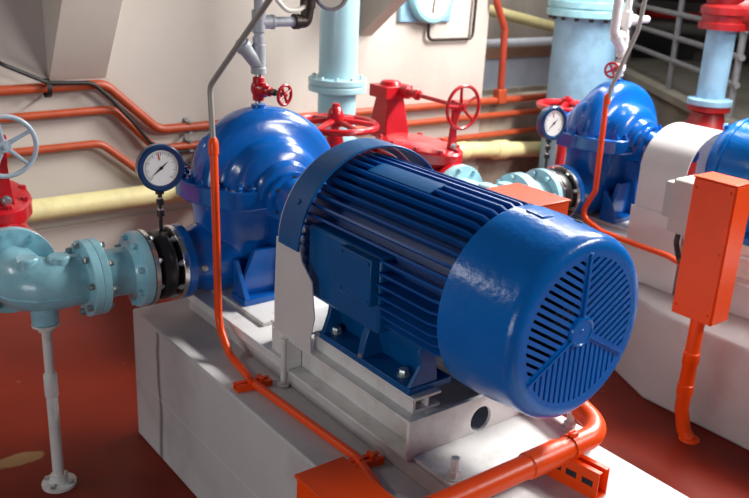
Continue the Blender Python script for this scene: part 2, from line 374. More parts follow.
# ------------------------------------------------------------------ base frame
def make_frame():
    t = thing('steel_base_frame', 'white steel channel base frame on the near plinth, carrying motor and pump', 'base frame', (-0.8, 0, -0.451))
    zb, zt = -0.451, -0.326; yn, yf = -0.280, 0.235; x1, x0 = -0.318, -0.93
    ft = 0.010
    for y, s in ((yn, 1), (yf, -1)):
        mb = MB()
        mb.box(x0, x1, min(y, y + s * 0.07), max(y, y + s * 0.07), zt - ft, zt)
        mb.box(x0, x1, min(y, y + s * 0.07), max(y, y + s * 0.07), zb, zb + ft)
        w = y + s * 0.055; mb.box(x0, x1, min(w, w + s * 0.015), max(w, w + s * 0.015), zb + ft, zt - ft)
        part('side_channel', mb, WHITE, t, bevel=0.003)
    mb = MB(); mb.plate_hole((yn, yf, zb, zt), (x1, 0, 0), (0, 1, 0), (0, 0, 1), (0.012, 0, 0), (-0.004, -0.402), 0.040)
    part('end_plate', mb, WHITE, t, bevel=0.002)
    part('foot_plate', MB().box(x1 + 0.012, -0.112, -0.262, 0.272, zb, zb + 0.012), WHITE, t, bevel=0.003)
    part('levelling_bolt', MB().cyl((x0 - 0.006, yn - 0.012, -0.50), (x0 - 0.006, yn - 0.012, zt), 0.009, n=12).lathe((x0 - 0.006, yn - 0.012, -0.50), (0, 0, 1), [(0.02, 0), (0.02, 0.008)], 14), WHITE, t)
    part('stiffener', MB().box(x0 - 0.012, x0, yn - 0.004, yn + 0.055, zb, zt + 0.004).box(x0 - 0.10, x0 - 0.012, yn, yn + 0.008, zb + 0.045, zt), WHITE, t, bevel=0.002)
    part('top_plate', MB().box(x0 - 0.16, x0, -0.25, 0.22, zt - 0.012, zt - 0.002).box(x0 - 0.16, x0 - 0.148, -0.245, 0.215, zb + 0.05, zt - 0.012), WHITE, t, bevel=0.002)
    for y in (-0.245, 0.13):                               # rails under the motor feet, open ends
        mb = MB(); a, b, c, d = -0.83, -0.335, zt, -0.279
        mb.box(a, b, y, y + 0.10, c, c + 0.009); mb.box(a, b, y, y + 0.10, d - 0.009, d)
        mb.box(a, b, y, y + 0.009, c + 0.009, d - 0.009); mb.box(a, b, y + 0.05, y + 0.058, c + 0.009, d - 0.009)
        part('slide_rail', mb, WHITE, t, bevel=0.002)
    # pump end: lower channel and pedestal
    mb = MB(); mb.box(-1.66, x0 - 0.012, -0.295, -0.165, zb + 0.034, zb + 0.044).box(-1.66, x0 - 0.012, -0.285, -0.275, zb, zb + 0.034)
    mb.box(-1.66, x0 - 0.012, 0.15, 0.22, zb + 0.034, zb + 0.044).box(-1.66, x0 - 0.012, 0.155, 0.165, zb, zb + 0.034)
    part('pump_channel', mb, WHITE, t, bevel=0.003)
    part('pedestal', MB().box(-1.66, -1.20, -0.215, 0.20, zb + 0.044, zb + 0.058), WHITE, t, bevel=0.004)
    for x, y in ((-0.168, -0.232), (-0.168, 0.232)):
        mb = MB(); z = zb + (0.012 if x > -0.5 else 0.0)
        mb.cyl((x, y, z), (x, y, z + 0.006), 0.024, n=20); mb.hexnut((x, y, z + 0.006), (0, 0, 1), 0.018, 0.018); mb.cyl((x, y, z + 0.02), (x, y, z + 0.062), 0.0115, n=12)
        part('anchor_bolt', mb, WHITE, t)
    return t
frame1 = make_frame()

# ------------------------------------------------------------------ motor
def fin_ring(mb, x0, x1, r0, r1, angs, th=0.0036, taper=0.045):
    for a in angs:
        c, s = math.cos(a), math.sin(a); e = Vector((0, c, s)); t = Vector((0, -s, c)) * th
        prof = [(x0, r0), (x0, r1), (x1 - taper, r1), (x1, r1 - 0.018), (x1, r0)]
        A = [Vector((x, 0, 0)) + e * r - t for x, r in prof]; B = [p + t * 2 for p in A]
        mb.loft([A, B])
def make_motor():
    t = thing('electric_motor', 'large blue finned electric motor with round slotted fan cover, in the foreground', 'motor', (-0.55, 0, -0.279))
    mb = MB(); mb.lathe((-0.95, 0, 0), (1, 0, 0), [(0.10, -0.03), (0.18, -0.025), (0.215, 0), (0.215, 0.71), (0.15, 0.73)], 72)
    angs = [math.radians(90 + 7.4 * k) for k in range(-16, 10)]
    fin_ring(mb, -0.95, -0.235, 0.21, 0.262, angs)
    fin_ring(mb, -0.51, -0.235, 0.21, 0.262, [math.radians(90 + 7.4 * k) for k in range(10, 17)])
    fin_ring(mb, -0.95, -0.875, 0.21, 0.258, [math.radians(90 + 7.4 * k) for k in range(10, 17)], taper=0.005)
    part('finned_housing', mb, FINS, t)
    mb = MB(); mb.box(-0.862, -0.500, -0.254, -0.14, -0.150, 0.080)
    sb = part('side_box', mb, MOTOR, t, bevel=0.010)
    part('cover_plate', MB().box(-0.655, -0.505, -0.284, -0.254, -0.060, 0.078), MOTOR, sb, bevel=0.003)
    for x, z in ((-0.643, 0.065), (-0.517, 0.065), (-0.643, -0.047), (-0.517, -0.047)):
        part('screw', MB().lathe((x, -0.284, z), (0, -1, 0), [(0.006, 0), (0.005, 0.003)], 10), MOTOR, sb)
    for xa, xb, a0, a1 in ((-0.79, -0.505, 96, 110.5), (-0.66, -0.56, 66, 72)):
        secs = []
        for k in range(7):
            a = math.radians(a0 + (a1 - a0) * k / 6); c, s = math.cos(a), math.sin(a)
            secs.append([(xa, 0.19 * c, 0.19 * s), (xa, 0.2625 * c, 0.2625 * s), (xb, 0.2625 * c, 0.2625 * s), (xb, 0.19 * c, 0.19 * s)])
        part('nameplate_pad', MB().loft(secs), MOTOR, t)
    # fan cover: open-backed bell with rolled front edge
    prof = [(0.258, -0.245), (0.265, -0.245), (0.2645, -0.18), (0.252, -0.055)]
    for k in range(9):
        a = PI / 2 * k / 8; prof.append((0.215 + 0.036 * math.cos(a), -0.035 + 0.035 * math.sin(a) - 0.0))
    prof += [(0.208, 0.0), (0.208, -0.012), (0.213, -0.014), (0.243, -0.05), (0.258, -0.245)]
    fc = part('fan_cover', MB().lathe((0, 0, 0), (1, 0, 0), prof, 96, cap=False), COVER, t)
    secs = []
    for k in range(6):
        a = math.radians(86 + 9 * k / 5); c, s = math.cos(a), math.sin(a)
        secs.append([(-0.205, 0.257 * c, 0.257 * s), (-0.205, 0.269 * c, 0.269 * s), (-0.145, 0.265 * c, 0.265 * s), (-0.145, 0.254 * c, 0.254 * s)])
    part('raised_pad', MB().loft(secs), COVER, fc, bevel=0.002)
    for d in (72, 300):
        a = math.radians(d); n = Vector((0, math.cos(a), math.sin(a)))
        part('screw', MB().lathe(Vector((-0.115, 0, 0)) + n * 0.2585, n, [(0.013, 0), (0.013, 0.002), (0.006, 0.003), (0.004, 0.0015), (0.004, 0.006)], 14), BROWN, fc)
    # grille: three sectors of slots parallel to each sector's bisector
    mb = MB(); R = 0.212
    pitch, bar = 0.0200, 0.0118
    for sec in range(3):
        b = math.radians(150 + 120 * sec); u = Vector((0, math.cos(b), math.sin(b))); v = Vector((0, -math.sin(b), math.cos(b)))
        n = 10
        for k in range(-n, n + 1):
            v0, v1 = k * pitch - bar / 2, k * pitch + bar / 2
            q = []
            for vv in (v0, v1): q.append((abs(vv) * 0.577, math.sqrt(max(1e-6, R * R - vv * vv))))
            if q[0][0] > q[0][1] or q[1][0] > q[1][1]: continue
            A = [u * q[0][0] + v * v0, u * q[0][1] + v * v0, u * q[1][1] + v * v1, u * q[1][0] + v * v1]
            A = [p + Vector((-0.010, 0, 0)) for p in A]
            mb.loft([A, [p + Vector((0.009, 0, 0)) for p in A]])
    # slot ends: ring inside the rim and solid web beside each rib
    mb.lathe((0, 0, 0), (1, 0, 0), [(0.196, -0.010), (0.196, -0.0005), (0.2105, -0.0003), (0.2105, -0.010), (0.196, -0.010)], 96, cap=False)
    gr = part('fan_grille', mb, COVER, fc)
    mb = MB()
    for sec in range(3):
        b = math.radians(90 + 120 * sec); u = Vector((0, math.cos(b), math.sin(b))); v = Vector((0, -math.sin(b), math.cos(b)))
        mb.obox(u * 0.124 + Vector((-0.0045, 0, 0)), u, v, 0.086, 0.0115, 0.0050)
        mb.obox(u * 0.123 + Vector((0.0035, 0, 0)), u, v, 0.085, 0.0035, 0.0030)
    part('rib', mb, COVER, fc, bevel=0.001)
    part('hub', MB().lathe((0, 0, 0), (1, 0, 0), [(0.043, -0.01), (0.043, 0.002), (0.040, 0.007), (0.035, 0.008), (0.032, 0.005), (0.008, 0.005), (0.006, 0.007), (0, 0.007)], 32), COVER, fc)
    mb = MB(); mb.lathe((-0.10, 0, 0), (1, 0, 0), [(0.05, -0.05), (0.05, 0.04), (0.02, 0.05)], 24); mb.lathe((-0.12, 0, 0), (1, 0, 0), [(0.18, 0), (0.18, 0.005)], 40)
    for k in range(7):
        a = 2 * PI * k / 7; e = Vector((0, math.cos(a), math.sin(a))); mb.obox(e * 0.11 + Vector((-0.085, 0, 0)), e, (1, 0, 0), 0.065, 0.03, 0.003)
    part('cooling_fan', mb, DARK, t)
    for s in (-1, 1):
        mb = MB(); xa, xb = -0.80, -0.355
        mb.box(xa, xb, *sorted((s * 0.247, s * 0.09)), -0.279, -0.258)
        mb.prism([(0.135, -0.26), (0.165, -0.26), (0.20, -0.15), (0.16, -0.11)], (xa + 0.012, 0, 0), (0, s, 0), (0, 0, 1), (xb - xa - 0.024, 0, 0))
        for x, w, yt in ((xa + 0.004, 0.016, 0.222), (-0.605, 0.028, 0.232), (xb - 0.018, 0.014, 0.205)):
            mb.prism([(0.14, -0.26), (0.244, -0.26), (yt, -0.20), (0.215, -0.155), (0.16, -0.10)], (x, 0, 0), (0, s, 0), (0, 0, 1), (w, 0, 0))
        f = part('mounting_foot', mb, MOTOR, t, bevel=0.003)
        for x, y in ((-0.765, -0.205), (-0.432, -0.205), (-0.60, -0.225)):
            if x == -0.60: part('dowel', MB().lathe((x + 0.010, s * 0.2405, -0.258), (0, 0, 1), [(0.008, 0), (0.008, 0.012)], 10), ZINC, f)
            else:
                mb = MB(); mb.cyl((x, s * 0.205, -0.258), (x, s * 0.205, -0.254), 0.019, n=18); mb.hexnut((x, s * 0.205, -0.254), (0, 0, 1), 0.0155, 0.016)
                part('foot_bolt', mb, ZINC, f)
    part('shaft', MB().cyl((-0.96, 0, 0), (-1.085, 0, 0), 0.032), DARK, t)
    tb = part('terminal_box', MB().box(-0.61, -0.395, 0.235, 0.382, -0.02, 0.185), ORANGE, t, bevel=0.003, label='orange terminal box')
    part('lid', MB().box(-0.614, -0.391, 0.231, 0.386, 0.185, 0.191), ORANGE, tb, bevel=0.002)
    return t
motor1 = make_motor()

# ------------------------------------------------------------------ coupling guard of the near unit
g1 = thing('coupling_guard', 'coupling guard with blue curved hood over white side panels, between near pump and motor', 'guard', (-0.93, 0, -0.333))
def arch(x0, x1, r, th, a0, a1, n=40):
    secs = []
    for k in range(n + 1):
        a = math.radians(a0 + (a1 - a0) * k / n); c, s = math.cos(a), math.sin(a)
        secs.append([(x0, r * c, r * s), (x0, (r + th) * c, (r + th) * s), (x1, (r + th) * c, (r + th) * s), (x1, r * c, r * s)])
    return MB().loft(secs)
part('hood', arch(-0.962, -0.848, 0.294, 0.008, 0, 180), MOTOR, g1, bevel=0.002)
part('hood_screw', MB().lathe((-0.90, 0.302 * math.cos(math.radians(152)), 0.302 * math.sin(math.radians(152))), (0, math.cos(math.radians(152)), math.sin(math.radians(152))), [(0.010, 0), (0.008, 0.005)], 10), MOTOR, g1)
part('inner_arch', arch(-0.978, -0.962, 0.274, 0.018, 0, 180), PANEL, g1)
for s in (-1, 1):
    mb = MB(); pts = [(-0.984, 0.01), (-0.850, 0.01), (-0.84, -0.03), (-0.785, -0.08), (-0.775, -0.20), (-0.80, -0.27), (-0.80, -0.326), (-1.02, -0.326), (-1.01, -0.20)]
    top = lambda z: s * (0.294 + z * 0.05)
    A = [(x, top(z), z) for x, z in pts]; B = [(x, top(z) - s * 0.004, z) for x, z in pts]
    part('side_panel', mb.loft([A, B]), PANEL, g1, label='white side panel')

# ------------------------------------------------------------------ pump
XC = -1.61; ZS = -0.264
def make_pump():
    t = thing('split_case_pump', 'blue split case centrifugal pump behind the big motor, gauge at its left', 'pump', (XC, 0, -0.394))
    # upper casing: half of a body turned about the shaft
    prof = [(0.0, -0.26), (0.09, -0.26), (0.093, -0.238), (0.118, -0.230), (0.128, -0.215), (0.130, -0.195), (0.155, -0.186), (0.178, -0.172), (0.190, -0.150), (0.196, -0.120),
            (0.205, -0.098), (0.225, -0.085), (0.255, -0.078), (0.282, -0.068), (0.298, -0.048), (0.305, -0.022), (0.306, 0)]
    prof = prof + [(r, -h) for r, h in reversed(prof[:-1])]
    mb = MB()
    vs = []; n = 40; m = n + 1; fs = []
    for r, h in prof:
        for i in range(m):
            a = PI * i / n
            k = 1.0 + 0.10 * max(0, (r - 0.20) / 0.11) * (math.cos(a))      # spiral: wider toward +Y
            off = 0.012 * max(0, (r - 0.20) / 0.11)
            vs.append((XC + h, off + r * k * math.cos(a), r * math.sin(a) * (0.97 if r > 0.2 else 1)))
    for j in range(len(prof) - 1):
        for i in range(n): fs.append((j * m + i, j * m + i + 1, (j + 1) * m + i + 1, (j + 1) * m + i))
    mb.add(vs, fs)
    # suction passage lobe toward -Y
    for c0_, sc in (((XC - 0.03, -0.185, 0.0), (0.095, 0.075, 0.20)), ((XC, 0.24, 0.0), (0.11, 0.10, 0.15))):
        secs = []
        for j in range(10):
            q = j / 9 * PI / 2 * 0.97
            secs.append([(c0_[0] + sc[0] * math.cos(q) * math.cos(2 * PI * i / 28), c0_[1] + sc[1] * math.cos(q) * math.sin(2 * PI * i / 28), sc[2] * math.sin(q)) for i in range(28)])
        mb.loft(secs)
    uc = part('upper_casing', mb, PUMP, t)
    part('vent_boss', MB().cyl((XC, 0, 0.27), (XC, 0, 0.306), 0.032, 0.026, 20), PUMP, uc)
    # split flange
    poly = [(-0.19, -0.21), (-0.12, -0.292), (-0.02, -0.297), (0.10, -0.262), (0.196, -0.205), (0.215, -0.16), (0.215, 0.13), (0.19, 0.19), (0.14, 0.30), (0.05, 0.365), (-0.05, 0.365), (-0.14, 0.30), (-0.19, 0.19), (-0.215, 0.13), (-0.215, -0.16)]
    mb = MB(); mb.prism(poly, (XC, 0, -0.042), (1, 0, 0), (0, 1, 0), (0, 0, 0.072))
    part('split_flange', mb, PUMP, t, bevel=0.006)
    bp = [(-0.145, -0.235), (-0.10, -0.268), (-0.03, -0.276), (0.04, -0.26), (0.105, -0.236), (0.175, -0.178), (0.195, -0.135), (0.192, 0.10), (0.165, 0.17), (0.14, 0.24), (0.10, 0.29), (-0.10, 0.30), (-0.16, 0.2), (-0.19, 0.1), (-0.19, -0.15)]
    for x, y in bp:
        mb = MB(); mb.hexnut((XC + x, y, 0.03), (0, 0, 1), 0.0155, 0.015); mb.cyl((XC + x, y, 0.04), (XC + x, y, 0.056), 0.007, n=10)
        part('casing_bolt', mb, PUMP, t)
    # lower casing
    def sec(z, hx, y0, y1, p=3.2, n=40):
        o = []
        for i in range(n):
            a = 2 * PI * i / n; c, s = math.cos(a), math.sin(a)
            o.append((XC + hx * math.copysign(abs(c) ** (2 / p), c), (y0 + y1) / 2 + (y1 - y0) / 2 * math.copysign(abs(s) ** (2 / p), s), z))
        return o
    mb = MB(); mb.loft([sec(-0.034, 0.15, -0.265, 0.33), sec(-0.10, 0.145, -0.255, 0.33), sec(-0.18, 0.15, -0.25, 0.31), sec(-0.28, 0.14, -0.22, 0.26), sec(-0.35, 0.11, -0.16, 0.18), sec(-0.385, 0.10, -0.13, 0.14)])
    mb.lathe((XC, -0.35, ZS), (0, 1, 0), [(0.112, 0), (0.112, 0.025), (0.116, 0.05), (0.13, 0.095), (0.145, 0.15), (0.13, 0.25), (0.05, 0.31)], 36)
    mb.lathe((XC, 0.335, ZS), (0, -1, 0), [(0.10, 0), (0.10, 0.03), (0.125, 0.09), (0.12, 0.2)], 32)
    for s in (-1, 1):                                       # bearing arms reaching along the shaft
        mb.lathe((XC, 0, -0.0), (s, 0, 0), [(0.10, 0.1), (0.098, 0.20), (0.085, 0.25), (0.06, 0.30)], 32)
        mb.prism([(0.10, -0.05), (0.20, -0.10), (0.235, -0.30), (0.24, -0.394), (0.06, -0.394), (0.06, -0.1)], (XC, -0.03, 0), (s, 0, 0), (0, 0, 1), (0, 0.06, 0))
    part('lower_casing', mb, PUMP, t)
    for s in (-1, 1):
        mb = MB(); x = XC + s * 0.20
        mb.box(x - 0.05, x + 0.05, -0.20, 0.19, -0.394, -0.368)
        mb.prism([(-0.20, -0.37), (0.19, -0.37), (0.12, -0.20), (-0.13, -0.20)], (x - 0.02 * s, 0, 0), (0, 1, 0), (0, 0, 1), (s * 0.022, 0, 0))
        for y in (-0.195, 0.17): mb.prism([(-0.05, -0.37), (0.05, -0.37), (-s * 0.035, -0.24), (-s * 0.05, -0.24)], (x, y, 0), (1, 0, 0), (0, 0, 1), (0, 0.02, 0))
        part('pump_foot', mb, PUMP, t, bevel=0.003)
    fl_ = part('suction_flange', MB().lathe((XC, -0.36, ZS), (0, 1, 0), [(0.07, 0), (0.142, 0), (0.142, 0.032), (0.10, 0.034)], 48), PUMP, t, bevel=0.002)
    part('plug', MB().lathe((XC + 0.112, -0.29, ZS), (1, -0.3, 0.1), [(0.012, 0), (0.012, 0.012), (0.008, 0.014)], 12), ZINC, fl_)
    part('discharge_flange', MB().lathe((XC, 0.335, ZS), (0, 1, 0), [(0.09, -0.03), (0.135, -0.03), (0.135, 0.0), (0.07, 0.0)], 40), PUMP, t, bevel=0.002)
    for s in (-1, 1):
        mb = MB(); mb.lathe((XC, 0, 0), (s, 0, 0), [(0.07, 0.235), (0.098, 0.24), (0.098, 0.262), (0.07, 0.264), (0.06, 0.28), (0.055, 0.34), (0.075, 0.345), (0.075, 0.39), (0.035, 0.40), (0.03, 0.52 if s > 0 else 0.42)], 36)
        bh = part('bearing_housing', mb, PUMP, t)
        for k in range(6):
            a = PI / 6 + k * PI / 3
            part('flange_hole', MB().lathe((XC + s * 0.2615, 0.08 * math.cos(a), 0.08 * math.sin(a)), (s, 0, 0), [(0.009, 0), (0.009, 0.003), (0, 0.003)], 12), DARK, bh)
    return t
pump1 = make_pump()

# ------------------------------------------------------------------ suction line of a unit
def make_joint():
    t = thing('expansion_joint', 'black rubber expansion joint with bright steel rings on the near pump', 'pipe joint', (XC, -0.435, ZS - 0.142))
    part('bellows', MB().lathe((XC, -0.372, ZS), (0, -1, 0), [(0.098, 0), (0.10, 0.01), (0.122, 0.025), (0.131, 0.05), (0.126, 0.075), (0.10, 0.092), (0.10, 0.105)], 48), BLACK, t)
    part('ring', MB().lathe((XC, -0.374, ZS), (0, 1, 0), [(0.10, -0.007), (0.141, -0.007), (0.141, 0.013), (0.10, 0.013), (0.10, -0.007)], 56, cap=False), STEEL, t, bevel=0.0015)
    part('ring', MB().lathe((XC, -0.477, ZS), (0, 1, 0), [(0.10, -0.013), (0.141, -0.013), (0.141, 0.005), (0.10, 0.005), (0.10, -0.013)], 56, cap=False), STEEL, t, bevel=0.0015)
    bolts(t, (XC, -0.374, ZS), (0, -1, 0), 0.126, 8, ZINC, 0.010, 0.3, front=0.007, back=0.0)
    bolts(t, (XC, -0.477, ZS), (0, 1, 0), 0.126, 8, ZINC, 0.010, 0.3, front=0.005, back=0.0)
    return t
joint1 = make_joint()
def make_spool():
    t = thing('flanged_pipe_spool', 'short teal flanged pipe spool left of the black rubber joint', 'pipe', (XC, -0.585, ZS - 0.14))
    part('pipe', MB().cyl((XC, -0.495, ZS), (XC, -0.67, ZS), 0.088, n=40).lathe((XC, -0.515, ZS), (0, -1, 0), [(0.112, 0), (0.088, 0.03)], 40), TEAL, t)
    f = part('flange', MB().lathe((XC, -0.4905, ZS), (0, -1, 0), [(0.07, 0), (0.14, 0), (0.14, 0.034), (0.105, 0.036)], 48), TEAL, t, bevel=0.002)
    bolts(f, (XC, -0.5245, ZS), (0, -1, 0), 0.119, 8, TEAL, 0.012, 0.3, front=0.0, back=-0.02)
    part('gasket', MB().lathe((XC, -0.4905, ZS), (0, 1, 0), [(0.10, -0.0), (0.141, -0.0), (0.141, 0.0015), (0.10, 0.0015)], 48), BLACK, t)
    f = part('flange', MB().lathe((XC, -0.647, ZS), (0, -1, 0), [(0.10, 0), (0.138, 0.002), (0.138, 0.029), (0.07, 0.029)], 48), TEAL, t, bevel=0.002)
    bolts(f, (XC, -0.647, ZS), (0, 1, 0), 0.118, 8, ZINC, 0.011, 0.1, front=0.0, back=-0.02)
    return t
spool1 = make_spool()
YE = -0.87
def make_elbow():
    t = thing('flanged_pipe_elbow', 'fat teal cast pipe elbow at the left edge, held by a white post', 'pipe elbow', (XC, YE, ZS - 0.17))
    pts = [(XC, -0.695, ZS), (XC, -0.72, ZS), (XC, -0.75, ZS), (XC, -0.80, ZS), (XC - 0.012, -0.842, ZS), (XC - 0.045, -0.878, ZS), (XC - 0.085, -0.89, ZS), (XC - 0.13, -0.89, ZS), (XC - 0.17, -0.89, ZS), (XC - 0.2, -0.89, ZS)]
    part('body', MB().tube(pts, [0.090, 0.090, 0.091, 0.094, 0.096, 0.098, 0.098, 0.098, 0.097, 0.096], n=36), TEAL, t)
    rad = [0.090, 0.090, 0.091, 0.094, 0.096, 0.098, 0.098, 0.098, 0.097, 0.096]; q = []
    for i, p in enumerate(pts):
        T = (Vector(pts[min(i + 1, 9)]) - Vector(pts[max(i - 1, 0)])).normalized(); o_ = Vector((0, 0, 1)).cross(T)
        q.append(Vector(p) + o_ * (rad[i] * 0.955) + Vector((0, 0, -rad[i] * 0.28)))
    mb = MB(); mb.tube(q, 0.005, n=8)
    part('parting_line', mb, TEAL, t)
    f = part('flange', MB().lathe((XC, -0.677, ZS), (0, -1, 0), [(0.07, 0), (0.138, 0), (0.138, 0.03), (0.094, 0.034)], 48), TEAL, t, bevel=0.002)
    bolts(f, (XC, -0.707, ZS), (0, -1, 0), 0.121, 8, ZINC, 0.012, 0.1, front=0.002, back=-0.02)
    f = part('flange', MB().lathe((XC - 0.185, -0.89, ZS), (-1, 0, 0), [(0.11, 0), (0.158, 0), (0.158, 0.034), (0.07, 0.034)], 48), TEAL, t, bevel=0.002)
    bolts(f, (XC - 0.185, -0.89, ZS), (1, 0, 0), 0.138, 8, TEAL, 0.013, 0.2, front=0.0, back=-0.02)
    for x, y in ((XC + 0.01, -0.785), (XC - 0.02, -0.885)):
        part('boss', MB().lathe((x, y, ZS + 0.08), (0, 0, 1), [(0.042, -0.01), (0.038, 0.020), (0.033, 0.025), (0.0, 0.025)], 28), TEAL, t)
    part('support_boss', MB().lathe((XC, -0.845, ZS - 0.09), (0, 0, -1), [(0.048, -0.02), (0.045, 0.043), (0.040, 0.048)], 28), TEAL, t)
    return t
elbow1 = make_elbow()
def make_post():
    t = thing('pipe_support_stand', 'slim white pipe support post standing on the red floor at left', 'stand', (XC, -0.845, -H))
    x, y, zt = XC, -0.845, ZS - 0.138
    part('top_flange', MB().lathe((x, y, zt), (0, 0, -1), [(0.047, 0), (0.047, 0.008), (0.026, 0.012), (0.026, 0.03)], 28), WHITE, t)
    part('post', MB().cyl((x, y, zt - 0.02), (x, y, -H), 0.0165, n=20).cyl((x, y, -0.66), (x, y, -H), 0.020, n=20), WHITE, t)
    part('coupling', MB().lathe((x, y, -0.60), (0, 0, -1), [(0.022, 0), (0.0235, 0.003), (0.0235, 0.085), (0.022, 0.088)], 24), WHITE, t)
    b = part('base_plate', MB().lathe((x, y, -H), (0, 0, 1), [(0.062, 0), (0.062, 0.012), (0.035, 0.016), (0.028, 0.045)], 28), WHITE, t)
    for k in range(4):
        a = PI / 4 + k * PI / 2
        part('bolt', MB().hexnut((x + 0.048 * math.cos(a), y + 0.048 * math.sin(a), -H + 0.012), (0, 0, 1), 0.010, 0.012), ZINC, b)
    return t
post1 = make_post()
def make_gear_valve():
    y = -0.89; x0, x1 = XC - 0.219, XC - 0.86
    t = thing('gear_operated_valve', 'red geared valve with pale blue handwheel at the left edge', 'valve', ((x0 + x1) / 2, y, ZS - 0.2))
    mb = MB(); xm = (x0 + x1) / 2
    mb.lathe((x0, y, ZS), (-1, 0, 0), [(0.07, 0), (0.158, 0), (0.158, 0.034), (0.115, 0.04), (0.125, 0.1), (0.155, 0.2), (0.16, 0.32), (0.155, 0.42), (0.125, 0.55), (0.115, 0.6), (0.158, 0.608), (0.158, x0 - x1), (0.07, x0 - x1)], 48)
    mb.lathe((xm, y, ZS), (0, 0, 1), [(0.15, 0), (0.155, 0.12), (0.165, 0.15)], 40)
    part('body', mb, RED, t)
    # oval bonnet flange
    def oval(k, z, n=44): return [(xm + 0.30 * k * math.cos(2 * PI * i / n), y + 0.165 * k * math.sin(2 * PI * i / n), z) for i in range(n)]
    bo = part('bonnet', MB().loft([oval(0.9, ZS + 0.13), oval(1, ZS + 0.15), oval(1, ZS + 0.195), oval(0.96, ZS + 0.205), oval(0.6, ZS + 0.222)]), RED, t)
    for i in range(10):
        a = 2 * PI * i / 10 + 0.2
        part('bolt', MB().hexnut((xm + 0.275 * math.cos(a), y + 0.145 * math.sin(a), ZS + 0.204), (0, 0, 1), 0.015, 0.016), RED, bo)
    # tapered yoke and gear head at the back
    xp = xm - 0.255
    mb = MB()
    for s in (-1, 1):
        mb.prism([(-0.075, ZS + 0.19), (-0.03, ZS + 0.19), (-0.022, 0.14), (-0.05, 0.14)], (xp + (0.07 if s > 0 else -0.07), y, 0), (0, s * 1.0, 0), (0, 0, 1), (-0.05 * s, 0, 0))
    mb.loft([[(xp + sx * 0.085, y + sy * 0.085, ZS + 0.19) for sx, sy in ((-1, -1), (1, -1), (1, 1), (-1, 1))], [(xp + sx * 0.05, y + sy * 0.055, 0.15) for sx, sy in ((-1, -1), (1, -1), (1, 1), (-1, 1))]])
    part('yoke', mb, RED, t, bevel=0.006)
    gh = part('gear_head', MB().box(xp - 0.075, xp + 0.075, y - 0.085, y + 0.095, 0.14, 0.205).lathe((xp, y, 0.205), (0, 0, 1), [(0.06, 0), (0.05, 0.02), (0.02, 0.025)], 24).lathe((xp + 0.07, y + 0.03, 0.178), (1, 0, 0), [(0.036, 0), (0.034, 0.05), (0.022, 0.055), (0.022, 0.11), (0.028, 0.112), (0.028, 0.13), (0.012, 0.135)], 24), RED, t, bevel=0.004)
    xw = XC - 0.26
    part('drive_shaft', MB().cyl((xp + 0.18, y + 0.03, 0.178), (xw, y + 0.03, 0.172), 0.011, n=14), RED, t)
    mb = MB(); mb.prism([(-0.028, -0.06), (0.03, -0.06), (0.022, 0.0), (0.016, 0.09), (0.022, 0.20), (-0.018, 0.20), (-0.010, 0.10), (-0.020, 0.0)], (xw - 0.062, y + 0.03, 0), (0, 1, 0), (0, 0, 1), (0.022, 0, 0))
    mb.cyl((xw - 0.08, y + 0.03, 0.172), (xw - 0.02, y + 0.03, 0.172), 0.024, n=18)
    br = part('bracket', mb, RED, t, bevel=0.003)
    part('bolt', MB().lathe((xw - 0.04, y + 0.03, -0.035), (1, 0, 0), [(0.019, 0), (0.019, 0.004), (0.013, 0.005), (0.012, 0.014)], 14), ZINC, br)
    part('handwheel', handwheel((xw + 0.01, y + 0.03, 0.172), (1, 0, 0), 0.105, 0.0088, 5, 0.12), WHEELT, t, label='pale blue handwheel')
    return t
gv1 = make_gear_valve()
mb = MB(); y = -0.89
mb.cyl((XC - 0.87, y, ZS), (XW, y, ZS), 0.105, n=36)
pl = thing('suction_pipe', 'teal pipe from the left wall into the red geared valve', 'pipe', (-2.9, y, ZS - 0.1))
part('pipe', mb, TEAL, pl); part('flange', MB().lathe((XC - 0.861, y, ZS), (-1, 0, 0), [(0.07, 0), (0.158, 0), (0.158, 0.034), (0.11, 0.036)], 40), TEAL, pl, bevel=0.002)

